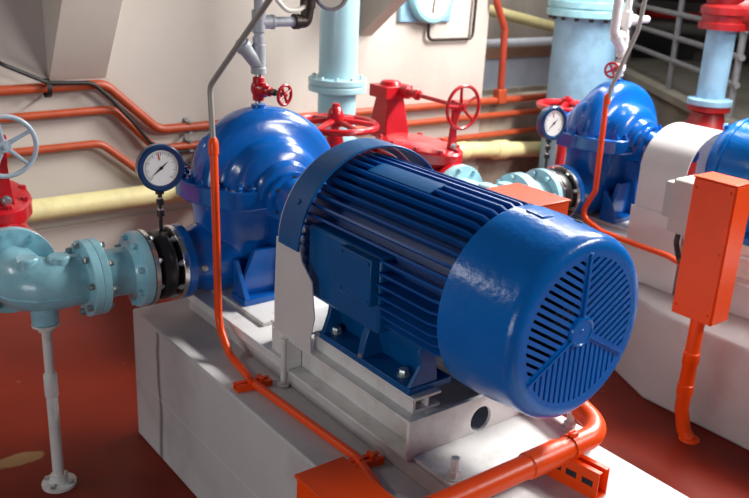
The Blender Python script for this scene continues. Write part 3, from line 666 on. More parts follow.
# ------------------------------------------------------------------ pressure gauge
def make_gauge():
    c = Vector((XC, -0.402, 0.103)); n = Vector((1, -0.10, 0.06)).normalized()
    t = thing('pressure_gauge', 'round blue pressure gauge with white dial on the near black rubber joint', 'gauge', (XC, -0.402, ZS + 0.12))
    a = n; u = Vector((0, 0, 1)).cross(a).normalized(); v = a.cross(u)      # u to the right of a viewer, v up
    part('case', MB().lathe(c, a, [(0.03, -0.045), (0.062, -0.04), (0.082, -0.03), (0.086, -0.01), (0.086, 0.012), (0.080, 0.018), (0.067, 0.016), (0.064, 0.008)], 48), NAVY, t)
    d = part('dial', MB().lathe(c + a * 0.0085, a, [(0.064, 0), (0.064, 0.0015), (0, 0.0015)], 48), DIAL, t, label='white dial')
    mb = MB(); f0 = c + a * 0.0103
    for k in range(33):
        t_ = math.radians(225 - 270 * k / 32); e = u * math.cos(t_) + v * math.sin(t_); big = k % 4 == 0
        mb.obox(f0 + e * (0.052 if not big else 0.050), e, v if abs(e.dot(v)) < 0.9 else u, 0.003 if not big else 0.005, 0.0006 if not big else 0.001, 0.0003)
    for k in range(30):
        t_ = math.radians(225 - 270 * (k + .5) / 30); e = u * math.cos(t_) + v * math.sin(t_); w = -u * math.sin(t_) + v * math.cos(t_)
        mb.obox(f0 + e * 0.0575, w, e, 0.0058, 0.0005, 0.0003)
    part('scale_marks', mb, INK, d)
    mb = MB(); e = (u * 0.75 + v * 0.62).normalized(); w = a.cross(e)
    mb.loft([[f0 + e * 0.034 + a * k, f0 + w * 0.004 + a * k, f0 - e * 0.046 + a * k, f0 - w * 0.004 + a * k] for k in (0.001, 0.002)]); mb.cyl(f0, f0 + a * 0.004, 0.006, n=14)
    part('needle', mb, INK, d)
    mb = MB(); e = (u * -0.16 + v).normalized(); w = a.cross(e)
    mb.loft([[f0 + e * 0.056 + a * k + w * 0.0015, f0 + e * 0.03 + w * 0.003 + a * k, f0 + e * 0.03 - w * 0.003 + a * k, f0 + e * 0.056 - w * 0.0015 + a * k] for k in (0.0004, 0.001)])
    part('set_pointer', mb, REDINK, d, label='red set pointer')
    s = Vector((XC - 0.012, -0.402, 0))
    mb = MB(); z = 0.103 - 0.08
    mb.lathe(s + Vector((0, 0, z)), (0, 0, -1), [(0.016, 0), (0.016, 0.02), (0.008, 0.022), (0.008, 0.04), (0.014, 0.042), (0.014, 0.06), (0.007, 0.062), (0.007, 0.082), (0.014, 0.084), (0.015, 0.104), (0.007, 0.106), (0.007, z - ZS - 0.126)], 14)
    st = part('stem', mb, BLACK, t, label='black stem')
    for h in (0.032, 0.075): part('collar', MB().cyl(s + Vector((0, 0, z - h)), s + Vector((0, 0, z - h - 0.007)), 0.0095, n=12), STEEL, st)
    return t
gauge1 = make_gauge()

# ------------------------------------------------------------------ vent riser on the pump
def make_riser(pm, wm, lab, gauge=True, vd=(0.95, 0.30, -0.05)):
    vd = Vector(vd).normalized()
    t = thing('vent_riser', lab, 'pipe', (XC, 0, 0.306))
    part('nipple', MB().cyl((XC, 0, 0.306), (XC, 0, 0.335), 0.011, n=14).cyl((XC, 0, 0.385), (XC, 0, 0.425), 0.013, n=14), STEEL if gauge else pm, t)
    vb_m = RED if gauge else pm
    va = part('valve_body', MB().lathe((XC, 0, 0.318), (0, 0, 1), [(0.018, 0), (0.022, 0.004), (0.022, 0.022), (0.027, 0.03), (0.030, 0.045), (0.027, 0.062), (0.022, 0.068), (0.022, 0.086), (0.018, 0.09)], 20)
              .lathe((XC, 0, 0.362), vd, [(0.028, 0), (0.027, 0.035), (0.019, 0.045), (0.019, 0.06), (0.012, 0.064)], 20), vb_m, t)
    d = vd; c0 = Vector((XC, 0, 0.362))
    part('stem', MB().cyl(c0 + d * 0.06, c0 + d * 0.125, 0.008, n=12).cyl(c0 + d * 0.072, c0 + d * 0.085, 0.013, n=8), BROWN, va)
    part('handwheel', handwheel(c0 + d * 0.13, d, 0.036, 0.0062, 4, 0.05), RED, va)
    # wye strainer
    mb = MB(); mb.lathe((XC, 0, 0.418), (0, 0, 1), [(0.026, 0), (0.029, 0.003), (0.029, 0.022), (0.024, 0.026), (0.026, 0.04), (0.026, 0.105), (0.022, 0.11), (0.022, 0.135)], 22)
    dd = Vector((0, -0.66, 0.75)).normalized(); mb.lathe(Vector((XC, 0, 0.448)), dd, [(0.026, 0), (0.026, 0.085), (0.031, 0.087), (0.031, 0.108), (0.022, 0.11), (0.015, 0.124), (0.0, 0.124)], 22)
    part('wye_strainer', mb, pm, t)
    mb = MB(); mb.cyl((XC, 0, 0.545), (XC, 0, 1.05), 0.0175, n=18)
    mb.lathe((XC, 0, 0.568), (0, 0, 1), [(0.022, 0), (0.026, 0.004), (0.026, 0.078), (0.022, 0.082)], 20); mb.lathe((XC, 0, 0.606), (0, 1, 0), [(0.025, 0), (0.025, 0.05), (0.027, 0.052), (0.027, 0.062), (0.018, 0.066)], 20)
    mb.cyl((XC, 0.05, 0.606), (XC, 0.175, 0.606), 0.0185, n=18)
    part('tee_pipe', mb, pm, t)
    if gauge:
        mb = MB(); mb.tube([(XC, 0.155, 0.606), (XC, 0.205, 0.606), (XC, 0.213, 0.65), (XC, 0.213, 0.665)], 0.025, 0.02, n=16); mb.lathe((XC, 0.16, 0.606), (0, 1, 0), [(0.02, -0.008), (0.029, -0.008), (0.029, 0.012), (0.02, 0.012)], 18)
        mb.lathe((XC, 0.213, 0.655), (0, 0, 1), [(0.03, 0), (0.03, 0.03), (0.045, 0.04), (0.05, 0.06), (0.03, 0.09)], 18)
        part('elbow', mb, BROWN, t, label='dark bronze elbow')
        c = Vector((XC + 0.02, 0.305, 0.715)); a = Vector((1, -0.35, -0.05)).normalized()
        ga = part('gauge_case', MB().lathe(c, a, [(0.03, -0.03), (0.068, -0.025), (0.07, 0.008), (0.06, 0.012), (0.056, 0.004)], 36), GREY, t)
        part('gauge_dial', MB().lathe(c, a, [(0.056, 0.003), (0.056, 0.005), (0, 0.005)], 36), CREAM, ga)
        part('gauge_inlet', MB().cyl((XC, 0.213, 0.705), (XC + 0.01, 0.29, 0.712), 0.02, n=14), BROWN, ga)
    else:
        mb = MB(); mb.tube([(XC, -0.02, 0.53), (XC, -0.085, 0.53), (XC, -0.085, 0.62), (XC, -0.085, 0.9)], 0.024, 0.03, n=16)
        part('side_branch', mb, pm, t)
    return t
riser1 = make_riser(PAINTG, RED, 'grey pipe riser with red hand valve on top of the near pump')
D2 = Vector((0.0, 2.16, -0.012))
riser2 = make_riser(PLASTER, RED, 'white pipe riser with red hand valve on top of the far pump', gauge=False, vd=(0.35, -0.93, 0.0)); riser2.location += D2
s_ = thing('sample_hose', 'thin beige hose looping beside the grey riser at top', 'hose', (XC, 0.05, 0.65))
part('hose', MB().tube([(XC + 0.02, 0.03, 0.76), (XC + 0.03, 0.055, 0.69), (XC + 0.03, 0.10, 0.648), (XC + 0.02, 0.155, 0.648), (XC + 0.01, 0.193, 0.662)], 0.009, 0.06, n=10), CREAM, s_)

# ------------------------------------------------------------------ sensor conduit of the near unit
c1 = thing('sensor_conduit', 'thin orange conduit with grey flexible tube, running along the near plinth', 'conduit', (-1.30, -0.34, -0.451))
part('flexible_tube', MB().tube([(-1.325, -0.335, 0.20), (-1.345, -0.335, 0.43), (-1.03, -0.30, 0.725), (-0.85, -0.28, 0.90)], 0.0095, 0.05, n=12), TUBE, c1, label='grey flexible tube')
part('conduit', MB().tube([(-1.325, -0.335, 0.245), (-1.285, -0.345, -0.40), (-1.19, -0.355, -0.474), (-0.97, -0.380, -0.482), (-0.44, -0.352, -0.482), (-0.25, -0.40, -0.482), (-0.22, -0.52, -0.482)], 0.0135, 0.10, n=16), ORANGE, c1, label='orange conduit')
part('connector', MB().lathe((-1.325, -0.335, 0.205), (-0.02, 0, 1), [(0.0135, 0), (0.017, 0.003), (0.017, 0.04), (0.014, 0.05), (0.010, 0.058)], 16), ORANGE, c1)
def clamp(c, u, label, s=1.0):
    u = Vector(u).normalized(); w = Vector((0, 0, 1)).cross(u); c = Vector(c)
    t = thing('strut_clamp', label, 'pipe clamp', c)
    mb = MB(); L = 0.062 * s; hw = 0.02 * s; hh = 0.010 * s
    mb.obox(c + Vector((0, 0, hh * .15)), u, w, L, hw, hh * .15)
    for k in (-1, 1): mb.obox(c + w * hw * k * .9 + Vector((0, 0, hh)), u, w, L, hw * .12, hh); mb.obox(c + w * hw * k * .62 + Vector((0, 0, 2 * hh)), u, w, L, hw * .38, hh * .12)
    part('strut', mb, ORANGE, t, bevel=0.0008)
    mb = MB()
    for k in range(3): mb.obox(c + u * (-L * .6 + L * .6 * k) + Vector((0, 0, hh * .4)), u, w, L * .16, hw * .4, hh * .12)
    for k in (0.45, -0.2): part('strap', MB().obox(c + u * L * k + Vector((0, 0, 2.6 * hh)), u, w, hw * .25, hw * .8, hh * .9), ORANGE, t, bevel=0.001)
    return t
clamp((-0.985, -0.378, -0.50), (0.12, 1, 0), 'small orange strut clamp on the plinth ledge under the bend of thin conduit')
clamp((-0.42, -0.348, -0.50), (0.12, 1, 0), 'small orange strut clamp on the plinth ledge beside the low orange box')

# ------------------------------------------------------------------ low orange box and big conduit
b1 = thing('junction_box', 'low orange junction box at the bottom edge against the near plinth', 'box', (-0.2, -0.57, -H))
part('enclosure', MB().box(-0.315, -0.06, -0.635, -0.492, -0.83, -0.372), ORANGE, b1, bevel=0.003)
part('lid', MB().box(-0.320, -0.055, -0.640, -0.488, -0.372, -0.364), ORANGE, b1, bevel=0.002)
part('wall_bracket', MB().box(-0.24, -0.14, -0.492, -0.462, -0.75, -0.6), ORANGE, b1)
part('stand_pipe', MB().cyl((-0.19, -0.575, -0.83), (-0.19, -0.575, -H), 0.03), ORANGE, b1)
c2_ = thing('large_conduit', 'thick orange conduit crossing the near plinth and bending behind the motor', 'conduit', (-0.06, 0, -0.451))
part('conduit', MB().tube([(-0.038, -0.575, -0.60), (-0.038, -0.575, -0.38), (-0.038, 0.220, -0.38), (-0.32, 0.300, -0.36), (-0.50, 0.322, -0.30), (-0.50, 0.322, -0.02)], 0.032, 0.115, n=22, seg=12), ORANGE, c2_)
part('coupling', MB().lathe((-0.038, -0.10, -0.38), (0, 1, 0), [(0.032, 0), (0.0365, 0.004), (0.0365, 0.125), (0.032, 0.129)], 24), ORANGE, c2_)
cl = thing('strut_clamp', 'large orange strut clamp holding the thick conduit at bottom centre', 'pipe clamp', (0.0, 0.02, -0.50))
mb = MB(); u = Vector((0.93, 0.1, 0)).normalized(); w = Vector((0, 0, 1)).cross(u); c = Vector((-0.035, 0.098, -0.50))
mb.obox(c + Vector((0, 0, 0.003)), u, w, 0.095, 0.026, 0.003)
for k in (-1, 1): mb.obox(c + w * 0.024 * k + Vector((0, 0, 0.041)), u, w, 0.095, 0.002, 0.041); mb.obox(c + w * 0.0175 * k + Vector((0, 0, 0.082)), u, w, 0.095, 0.0085, 0.002)
st_ = part('strut', mb, ORANGE, cl, bevel=0.001)
for k in (-1, 1):
    for j in (0.062, 0.010, -0.04): part('slot', MB().obox(c + w * 0.0262 * k + u * j + Vector((0, 0, 0.045)), u, w, 0.017, 0.0006, 0.009), DARK, st_)
mb = MB(); mb.lathe((-0.038, 0.078, -0.38), (0, 1, 0), [(0.0325, -0.011), (0.036, -0.011), (0.036, 0.011), (0.0325, 0.011), (0.0325, -0.011)], 28, cap=False)
mb.obox((-0.042, 0.078, -0.345), (0, 1, 0), (0, 0, 1), 0.011, 0.012, 0.003).obox((-0.030, 0.078, -0.345), (0, 1, 0), (0, 0, 1), 0.011, 0.012, 0.003)
part('strap', mb, ORANGE, cl)

# ------------------------------------------------------------------ the far unit: copies of the near one
frame2 = dup(frame1, D2, 'white steel base frame on the far plinth, under the far pump')
pump2 = dup(pump1, D2, 'blue split case pump at upper right beside the white coupling guard')
joint2 = dup(joint1, D2, 'black rubber expansion joint with bright steel rings on the far pump')
spool2 = dup(spool1, D2, 'short pale teal flanged pipe spool left of the far black joint')
elbow2 = dup(elbow1, D2, 'pale teal cast pipe elbow behind the motor fins, mid picture')
gv2 = dup(gv1, D2, 'all red geared valve with red handwheel behind the motor')
gauge2 = dup(gauge1, D2 + Vector((-0.03, -0.04, -0.002)), 'round blue pressure gauge with white dial on the far pump line')
for r_ in (spool2, elbow2):
    for nm in ('pipe', 'flange', 'body', 'parting_line', 'boss', 'support_boss', 'bolt'): own_material(r_, nm, TEALL)
own_material(gv2, 'handwheel', RED)
for ch in [x for x in bpy.data.objects if x.parent == gv2 and 'handwheel' in x.name]: ch['label'] = 'red handwheel'
post2 = dup(post1, D2 + Vector((0, 0, 0.012)), 'white pipe support post under the pale teal elbow, behind the motor')

# white guard and motor of the far unit
g2 = thing('coupling_guard', 'plain white coupling guard of the far unit, left of the tall orange box', 'guard', (-1.12, 2.16, -0.345))
ga_, gb_, gy_ = 0.242, 0.19, 2.10
outl = [(-ga_, -0.606), (-ga_, -0.045)] + [(ga_ * math.cos(math.radians(a)), -0.045 + gb_ * math.sin(math.radians(a))) for a in range(174, 5, -6)] + [(ga_, -0.045), (ga_, -0.44)]
A = [(-1.185, gy_ + p, q) for p, q in outl]; inn = [(p * 0.98, q - 0.004 if q > -0.04 else q) for p, q in outl]
B = [(-0.935, gy_ + p, q) for p, q in outl]; A2 = [(-1.185, gy_ + p, q) for p, q in inn]; B2 = [(-0.935, gy_ + p, q) for p, q in inn]
part('hood', MB().loft([A, B, B2, A2, A], cap=False), PANEL, g2)
part('lower_panel', MB().box(-1.20, -0.90, gy_ - ga_ - 0.006, gy_ - ga_, -0.613, -0.24), PANEL, g2, bevel=0.0015)
for x, z in ((-1.18, -0.27), (-0.93, -0.27), (-1.18, -0.55), (-0.93, -0.55), (-1.05, -0.42)): part('screw', MB().lathe((x, gy_ - ga_ - 0.006, z), (0, -1, 0), [(0.007, 0), (0.005, 0.004)], 10), PANEL, g2)
m2 = thing('electric_motor', 'blue motor of the far unit at the right edge, partly behind the orange box', 'motor', (-0.5, 2.16, -0.291))
part('housing', MB().lathe((-0.925, 2.16, -0.01), (1, 0, 0), [(0.10, -0.005), (0.155, 0.0), (0.175, 0.006), (0.20, 0.015), (0.218, 0.04), (0.225, 0.09), (0.225, 0.62), (0.20, 0.66), (0.06, 0.665)], 64), COVER, m2)
part('band', MB().lathe((-0.86, 2.16, -0.01), (1, 0, 0), [(0.224, 0), (0.231, 0.003), (0.231, 0.022), (0.224, 0.025)], 64), COVER, m2)
part('bolt', MB().hexnut((-0.90, 2.16 - 0.10, 0.175), (0, -0.4, 0.9), 0.014, 0.02), COVER, m2)
part('mounting_foot', MB().box(-0.83, -0.36, 1.92, 2.40, -0.291, -0.26).box(-0.82, -0.37, 2.0, 2.32, -0.26, -0.12), COVER, m2, bevel=0.004)

c3 = thing('sensor_conduit', 'thin orange conduit with grey flexible tube in front of the far pump', 'conduit', (-1.42, 1.82, -0.461))
part('flexible_tube', MB().tube([(-1.41, 1.83, 0.20), (-1.395, 1.83, 0.30), (-1.29, 1.83, 0.58), (-1.27, 1.83, 0.80)], 0.0105, 0.1, n=12), TUBE, c3, label='grey flexible tube')
part('conduit', MB().tube([(-1.415, 1.83, 0.245), (-1.40, 1.82, -0.22), (-1.46, 1.80, -0.36), (-1.30, 1.78, -0.40), (-0.83, 1.66, -0.36), (-0.56, 1.55, -0.36), (-0.56, 1.525, -0.36)], 0.0135, 0.07, n=16), ORANGE, c3, label='orange conduit')
part('connector', MB().lathe((-1.412, 1.83, 0.215), (0.04, 0, 1), [(0.0135, 0), (0.017, 0.003), (0.017, 0.035), (0.014, 0.045), (0.011, 0.052)], 16), ORANGE, c3)

b2 = thing('junction_box', 'tall orange junction box on a conduit post at the right edge', 'box', (-0.53, 1.5, -H))
part('enclosure', MB().box(-0.615, -0.435, 1.405, 1.525, -0.492, 0.088), ORANGE, b2, bevel=0.003)
part('lid', MB().box(-0.62, -0.43, 1.40, 1.53, 0.088, 0.095), ORANGE, b2, bevel=0.002)
part('front_cover', MB().box(-0.613, -0.437, 1.399, 1.405, -0.488, 0.086), ORANGE, b2, bevel=0.0015)
for x, z in ((-0.60, 0.05), (-0.452, 0.06), (-0.452, -0.19), (-0.60, -0.45), (-0.452, -0.45)):
    part('screw', MB().lathe((x, 1.399, z), (0, -1, 0), [(0.007, 0), (0.005, 0.005)], 10), ORANGE, b2)
part('side_cover', MB().box(-0.435, -0.430, 1.407, 1.523, -0.488, 0.086), ORANGE, b2, bevel=0.0015)
part('post', MB().tube([(-0.53, 1.475, -0.492), (-0.53, 1.475, -0.93), (-0.505, 1.48, -1.03), (-0.475, 1.485, -H)], 0.030, 0.08, n=22), ORANGE, b2)
part('coupling', MB().lathe((-0.53, 1.475, -0.66), (0, 0, -1), [(0.03, 0), (0.0345, 0.004), (0.0345, 0.055), (0.031, 0.06), (0.031, 0.15), (0.035, 0.154), (0.035, 0.20), (0.03, 0.204)], 24), ORANGE, b2)
part('floor_collar', MB().lathe((-0.475, 1.485, -H), (0, 0, 1), [(0.045, 0), (0.043, 0.006), (0.034, 0.012)], 24), ORANGE, b2)
b3 = thing('switch_box', 'light grey electrical switch box between white guard and tall orange box', 'switch box', (-0.78, 1.7, -0.3))
part('enclosure', MB().box(-0.80, -0.62, 1.56, 1.70, -0.215, 0.02), BOXG, b3, bevel=0.004)
part('lid', MB().box(-0.797, -0.623, 1.552, 1.56, -0.212, 0.017), BOXG, b3, bevel=0.002)
part('side_plate', MB().box(-0.85, -0.80, 1.575, 1.63, -0.16, -0.005), BOXG, b3, bevel=0.004)
part('flexible_conduit', MB().tube([(-0.77, 1.61, -0.215), (-0.775, 1.61, -0.27), (-0.74, 1.60, -0.345), (-0.66, 1.54, -0.33), (-0.60, 1.525, -0.30)], 0.012, 0.05, n=12), BLACK, b3)
part('mounting_bar', MB().box(-0.64, -0.60, 1.525, 1.56, -0.20, -0.03), BOXG, b3)

# ------------------------------------------------------------------ things along the left wall
def wall_conduit(name, zs, y_bend, lab, drop=0.275, run=0.30, r=0.026, end=4.0):
    """a conduit along the wall at height zs that offsets down past the corbel"""
    x = XW + 0.045
    t = thing(name, lab, 'conduit', (x, 0, zs), 'orange conduits along the left wall')
    part('conduit', MB().tube([(x, -4.5, zs - 0.06), (x, y_bend, zs), (x, y_bend + run, zs - drop), (x, end, zs - drop - 0.01)], r, 0.12, n=16), RUST, t)
    for y in (-0.9, 0.55):
        z = zs if y < 0 else zs - drop
        part('pipe_strap', MB().box(XW, XW + 0.075, y - 0.012, y + 0.012, z - r - 0.012, z - r).box(XW, XW + 0.012, y - 0.012, y + 0.012, z - r - 0.012, z + r + 0.02).box(XW, XW + 0.075, y - 0.012, y + 0.012, z + r, z + r + 0.006), GREY, t)
    return t
wall_conduit('wall_conduit', 0.118, 0.06, 'topmost orange conduit bending down along the left wall')
wall_conduit('wall_conduit', -0.022, 0.10, 'middle orange conduit bending down along the left wall', 0.245, 0.24, 0.022, 4.0)
wall_conduit('wall_conduit', -0.205, 0.02, 'lowest orange conduit bending down along the left wall', 0.21, 0.25, 0.022, 4.0)
cb = thing('cable', 'black cable draped along the topmost wall conduit at left', 'cable', (XW + 0.1, 0, 0.1))
part('cable', MB().tube([(XW + 0.02, -0.75, 0.42), (XW + 0.09, -0.46, 0.245), (XW + 0.085, -0.25, 0.145), (XW + 0.085, -0.02, 0.135), (XW + 0.085, 0.08, 0.04), (XW + 0.09, 0.20, -0.10), (XW + 0.09, 0.29, -0.22), (XW + 0.085, 0.42, -0.29), (XW + 0.03, 0.66, -0.31)], 0.011, 0.08, n=10), BLACK, cb)
part('tie', MB().lathe((XW + 0.06, -0.25, 0.115), (0, 1, 0), [(0.048, -0.012), (0.05, -0.012), (0.05, 0.012), (0.048, 0.012), (0.048, -0.012)], 20, cap=False), BLACK, cb)
yp = thing('yellow_pipe', 'long cream yellow pipe running low along the left wall', 'pipe', (XW + 0.12, 0, -0.58))
part('pipe', MB().tube([(XW + 0.12, -4.5, -0.50), (XW + 0.12, 0.5, -0.515), (XW + 0.11, 2.75, -0.50), (XW + 0.075, 4.05, -0.625)], 0.060, 0.3, n=24), YELLOW, yp)
part('coupling', MB().lathe((XW + 0.10, 3.10, -0.535), (-0.02, 1, -0.08), [(0.062, -0.07), (0.074, -0.06), (0.074, 0.06), (0.062, 0.07)], 28), YELLOW, yp)
part('coupling', MB().lathe((XW + 0.12, 2.66, -0.50), (0, 1, 0), [(0.061, -0.05), (0.068, -0.04), (0.070, 0.05), (0.061, 0.07)], 28), YELLOW, yp)
for y in (-0.6, 1.6): part('bracket', MB().box(XW, XW + 0.13, y - 0.02, y + 0.02, -0.6, -0.574), GREY, yp)

wg = thing('wall_gauge', 'round wall gauge with cream dial on a blue square plate at top', 'gauge', (XW, 2.33, 0.40))
part('back_plate', MB().box(XW, XW + 0.03, 2.10, 2.56, 0.415, 0.87), SKY, wg, bevel=0.01)
c = Vector((XW + 0.03, 2.35, 0.60))
part('case', MB().lathe(c, (1, 0, 0), [(0.19, 0), (0.19, 0.05), (0.18, 0.06), (0.155, 0.06), (0.15, 0.05)], 48), TEAL, wg)
d_ = part('dial', MB().lathe(c, (1, 0, 0), [(0.15, 0.045), (0.15, 0.052), (0, 0.052)], 48), CREAM, wg)
part('needle', MB().obox(c + Vector((0.055, 0, -0.03)), (0, 0.1, 1), (0, 1, 0), 0.09, 0.006, 0.001), INK, d_)
part('tubing', MB().tube([(XW + 0.03, 2.36, 0.42), (XW + 0.03, 2.36, 0.295), (XW + 0.03, 2.78, 0.295), (XW + 0.03, 2.80, 1.2)], 0.011, 0.05, n=10), BROWN, wg)

# teal riser behind the pump and the discharge gate valve with a flat wheel
tr = thing('riser_pipe', 'pale teal vertical pipe with flange rising behind the near pump', 'pipe', (-2.90, 1.27, ZS - 0.15))
X, Y = -2.90, 1.27
part('pipe', MB().cyl((X, Y, 0.12), (X, Y, 2.0), 0.112, n=40), TEALL, tr)
f = part('flange', MB().lathe((X, Y, 0.085), (0, 0, 1), [(0.1, 0), (0.17, 0), (0.17, 0.032), (0.16, 0.034), (0.16, 0.040), (0.17, 0.042), (0.17, 0.075), (0.115, 0.08)], 44), TEALL, tr, bevel=0.003)
for k in range(10):
    a = 2 * PI * k / 10; part('bolt', MB().hexnut((X + 0.145 * math.cos(a), Y + 0.145 * math.sin(a), 0.16), (0, 0, 1), 0.013, 0.014), TEALL, f)
part('lower_elbow', MB().tube([(X, Y, 0.09), (X, Y, -0.04), (X, Y, ZS - 0.01), (XC - 0.875, Y, ZS - 0.012)], 0.112, 0.14, n=40), TEALL, tr)
part('flange', MB().lathe((XC - 0.861, Y, ZS - 0.012), (-1, 0, 0), [(0.07, 0), (0.158, 0), (0.158, 0.034), (0.11, 0.036)], 40), TEALL, tr, bevel=0.002)

gt = thing('gate_valve', 'red gate valve with large flat handwheel between near pump and teal riser', 'valve', (-2.25, 0.80, -0.42))
X, Y = -2.24, 0.80
part('body', MB().lathe((X + 0.20, Y, ZS), (-1, 0, 0), [(0.07, 0), (0.15, 0), (0.15, 0.035), (0.115, 0.04), (0.125, 0.2), (0.115, 0.36), (0.15, 0.365), (0.15, 0.40), (0.07, 0.40)], 40).lathe((X, Y, ZS), (0, 0, 1), [(0.10, 0), (0.10, 0.15), (0.13, 0.155), (0.13, 0.19), (0.05, 0.2), (0.035, 0.27)], 32), RED, gt)
part('stem', MB().lathe((X, Y, 0.0), (0, 0, 1), [(0.02, 0), (0.02, 0.06), (0.038, 0.062), (0.042, 0.09), (0.034, 0.12), (0.020, 0.135), (0.018, 0.15), (0, 0.15)], 20), RED, gt)
part('handwheel', handwheel((X, Y, 0.045), (0, 0, 1), 0.205, 0.017, 6, -0.10), RED, gt)
dp = thing('discharge_pipe', 'teal discharge elbow between the near pump and the red gate valve', 'pipe', (XC, 0.6, ZS - 0.15))
part('pipe', MB().tube([(XC, 0.34, ZS), (XC, Y, ZS), (X + 0.205, Y, ZS)], 0.105, 0.17, n=32), TEALL, dp)
part('flange', MB().lathe((XC, 0.336, ZS), (0, 1, 0), [(0.07, 0), (0.135, 0), (0.135, 0.03), (0.105, 0.03)], 40), TEALL, dp)
dp2 = thing('discharge_pipe', 'teal pipe from the red gate valve into the left wall', 'pipe', (X - 0.4, Y, ZS - 0.15))
part('pipe', MB().cyl((X - 0.202, Y, ZS), (XW, Y, ZS), 0.105, n=32), TEALL, dp2)

# ------------------------------------------------------------------ behind the far unit
tk = thing('large_riser_pipe', 'wide pale blue vertical pipe with flange behind the far pump', 'pipe', (-3.0, 3.6, -H))
X, Y = -3.0, 3.56
part('pipe', MB().cyl((X, Y, -H), (X, Y, 1.6), 0.235, n=48), SKY, tk)
f = part('flange', MB().lathe((X, Y, 0.48), (0, 0, 1), [(0.235, 0), (0.30, 0.0), (0.30, 0.05), (0.29, 0.052), (0.29, 0.06), (0.30, 0.062), (0.30, 0.112), (0.235, 0.112)], 48), TEAL, tk, bevel=0.004)
for k in range(16):
    a = 2 * PI * k / 16; part('bolt', MB().hexnut((X + 0.268 * math.cos(a), Y + 0.268 * math.sin(a), 0.48), (0, 0, -1), 0.017, 0.025), BROWN, f)
gt2 = thing('gate_valve', 'red valve wheel on its stem behind the far gauge', 'valve', (-2.3, 2.62, -H))
part('handwheel', handwheel((-2.30, 2.60, 0.005), (0, 0, 1), 0.17, 0.017, 5, -0.1), RED, gt2)
part('stem', MB().cyl((-2.30, 2.60, -0.6), (-2.30, 2.60, 0.055), 0.03, n=16).ball((-2.23, 2.75, 0.03), 0.035), RED, gt2)
part('body', MB().lathe((-2.30, 2.60, -H), (0, 0, 1), [(0.12, 0), (0.12, 0.3), (0.15, 0.32), (0.15, 0.4), (0.05, 0.5)], 28), RED, gt2)

rp = thing('riser_pipe', 'pale blue vertical pipe between red flanges at upper right', 'pipe', (-2.45, 4.45, -H))
X, Y = -2.0, 3.70
part('pipe', MB().cyl((X, Y, 0.0), (X, Y, 0.52), 0.092, n=40), SKY, rp)
part('flange', MB().lathe((X, Y, -0.01), (0, 0, 1), [(0.09, 0), (0.146, 0), (0.146, 0.04), (0.098, 0.045)], 40), SKY, rp, bevel=0.004)
part('lower_valve', MB().lathe((X, Y, -0.01), (0, 0, -1), [(0.14, 0), (0.14, 0.035), (0.105, 0.05), (0.12, 0.11), (0.17, 0.19), (0.19, 0.35), (0.15, H - 0.01)], 40), DRED, rp, label='red lower valve body')
part('upper_valve', MB().lathe((X, Y, 0.485), (0, 0, 1), [(0.092, 0), (0.155, 0), (0.155, 0.04), (0.14, 0.045), (0.14, 0.09), (0.155, 0.095), (0.155, 0.14), (0.12, 0.16), (0.16, 0.3), (0.16, 0.6)], 40).lathe((X, Y, 0.60), (0.75, 0.66, 0), [(0.12, 0), (0.12, 0.5)], 28), DRED, rp, label='red upper valve body')

# raised platform with railing at the far right
e = Vector((-0.795, 0.605, 0)); n_ = Vector((-0.605, -0.795, 0))
o0 = Vector((-3.03, 4.93, 0))
struct('trim_4', MB().prism([(-2.2, 0), (3.6, 0), (3.6, 3.2), (-2.2, 3.2)], o0 + Vector((0, 0, -H)), e, -n_, (0, 0, H - 0.27)).prism([(-2.2, -0.04), (3.6, -0.04), (3.6, 0.10), (-2.2, 0.10)], o0 + Vector((0, 0, -0.27)), e, -n_, (0, 0, 0.07)), PLATM, o0, bevel=0.005)
ra = thing('guard_railing', 'grey tube guard railing on the raised platform at upper right', 'railing', o0 + Vector((0, 0, -0.20)))
ob = o0 - n_ * 0.05
mb = MB()
for z in (0.25, 0.45, 0.65, 0.85): mb.cyl(ob + e * -1.0 + Vector((0, 0, z - 0.20)), ob + e * 3.4 + Vector((0, 0, z - 0.20)), 0.024, n=12)
part('rail', mb, GREY, ra)
for k in (-0.95, -0.3, 0.45, 1.9, 3.2): part('post', MB().cyl(ob + e * k + Vector((0, 0, -0.20)), ob + e * k + Vector((0, 0, 0.85)), 0.026, n=12), GREY, ra)
ms = MB(); ms.prism([(0, 0), (2.6, 1.6), (2.6, 1.9), (0, 0.3)], o0 - n_ * 0.7 + e * -1.9 + Vector((0, 0, -0.17)), -n_ * 0.55 - e * 0.85, Vector((0, 0, 1)), e * 0.06)
st = thing('metal_stair', 'dim stair stringer beyond the railing at the right edge', 'stair', o0 - n_ * 0.7 + e * -1.9)
part('stringer', ms, PLATM, st)
bt = thing('pipe_rack', 'dark overhead pipes beyond the railing at upper right', 'pipe rack', (-3.4, 7.8, -H))
for z, r_, m_ in ((0.15, 0.07, DARKM), (0.52, 0.06, BROWN), (0.30, 0.05, DRED)): part('pipe', MB().cyl((-6.5, 7.6, z - 0.05), (1.5, 8.6, z + 0.1), r_, n=14), m_, bt)
for x in (-5.0, -3.2, -1.2): part('upright', MB().box(x - 0.05, x + 0.05, 8.2, 8.3, -H, 0.9), DARKM, bt)

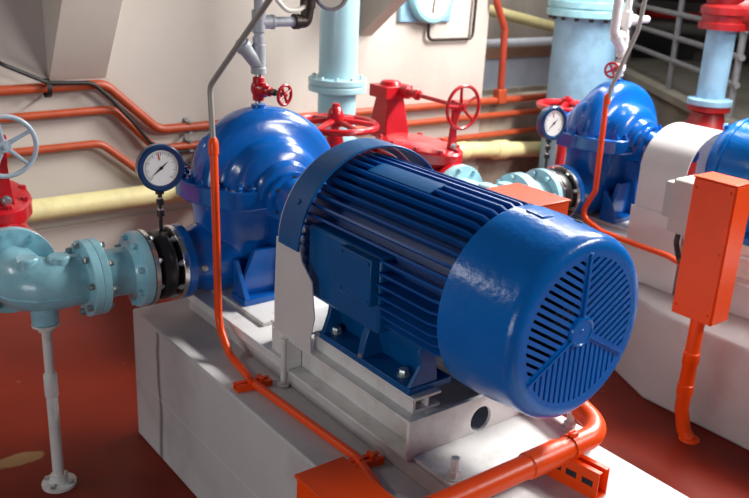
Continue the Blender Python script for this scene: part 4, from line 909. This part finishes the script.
# back recess between the wall end and the wide blue pipe
sl = thing('low_wall_panel', 'pale blue grey low panel in the recess beyond the wall end', 'panel', (-5.0, 4.4, -H))
part('panel', MB().box(-5.25, -5.2, 3.4, 6.6, -0.46, -0.14), mat('pale grey blue paint', (0.46, 0.50, 0.60), 0.5, var=0.08), sl)
part('dado', MB().box(-5.25, -5.18, 3.4, 6.6, -0.14, 0.0), mat('brown paint', (0.36, 0.20, 0.14), 0.6, var=0.2), sl)
part('base', MB().box(-5.26, -5.17, 3.4, 6.6, -H, -0.46), KERBM, sl)
gp = single('wall_pipe', MB().cyl((-4.6, 3.3, 0.085), (-4.6, 6.0, 0.095), 0.042, n=16), PAINTG, 'dark grey horizontal pipe in the recess left of the wide blue pipe', 'pipe', (-4.6, 4.5, 0.09))
wb = single('sloping_pipe', MB().cyl((-5.05, 4.3, 0.40), (-5.05, 6.2, 0.06), 0.055, n=16), YELLOW, 'cream sloping pipe high in the recess beyond the wall end', 'pipe', (-5.05, 4.5, 0.36))
vc = thing('vertical_conduit', 'red brown conduit dropping to the wall conduits at the wall end', 'conduit', (-3.36, 3.12, -0.15))
part('conduit', MB().tube([(-3.36, 2.95, 0.9), (-3.36, 2.97, 0.55), (-3.36, 3.08, 0.36), (-3.36, 3.10, -0.16)], 0.026, 0.08, n=14), mat('red brown paint', (0.36, 0.045, 0.02), 0.45), vc)
part('joint', MB().box(-3.40, -3.33, 3.06, 3.14, -0.19, -0.08), RUST, vc, bevel=0.008)

# ------------------------------------------------------------------ groups of like things
GROUPS = {'split_case_pump': 'split case pumps', 'concrete_plinth': 'concrete plinths', 'steel_base_frame': 'steel base frames', 'electric_motor': 'electric motors',
          'coupling_guard': 'coupling guards', 'expansion_joint': 'rubber expansion joints', 'flanged_pipe_spool': 'flanged pipe spools', 'flanged_pipe_elbow': 'cast pipe elbows',
          'pipe_support_stand': 'white pipe support posts', 'gear_operated_valve': 'geared red valves', 'pressure_gauge': 'blue pressure gauges', 'vent_riser': 'pump vent risers',
          'sensor_conduit': 'thin orange sensor conduits', 'strut_clamp': 'orange strut clamps on the near plinth', 'junction_box': 'orange junction boxes', 'gate_valve': 'red gate valves',
          'riser_pipe': 'flanged riser pipes', 'discharge_pipe': 'teal discharge pipes'}
for o in bpy.data.objects:
    if o.parent is None and o.get('category') and o.name.split('.')[0] in GROUPS: o['group'] = GROUPS[o.name.split('.')[0]]
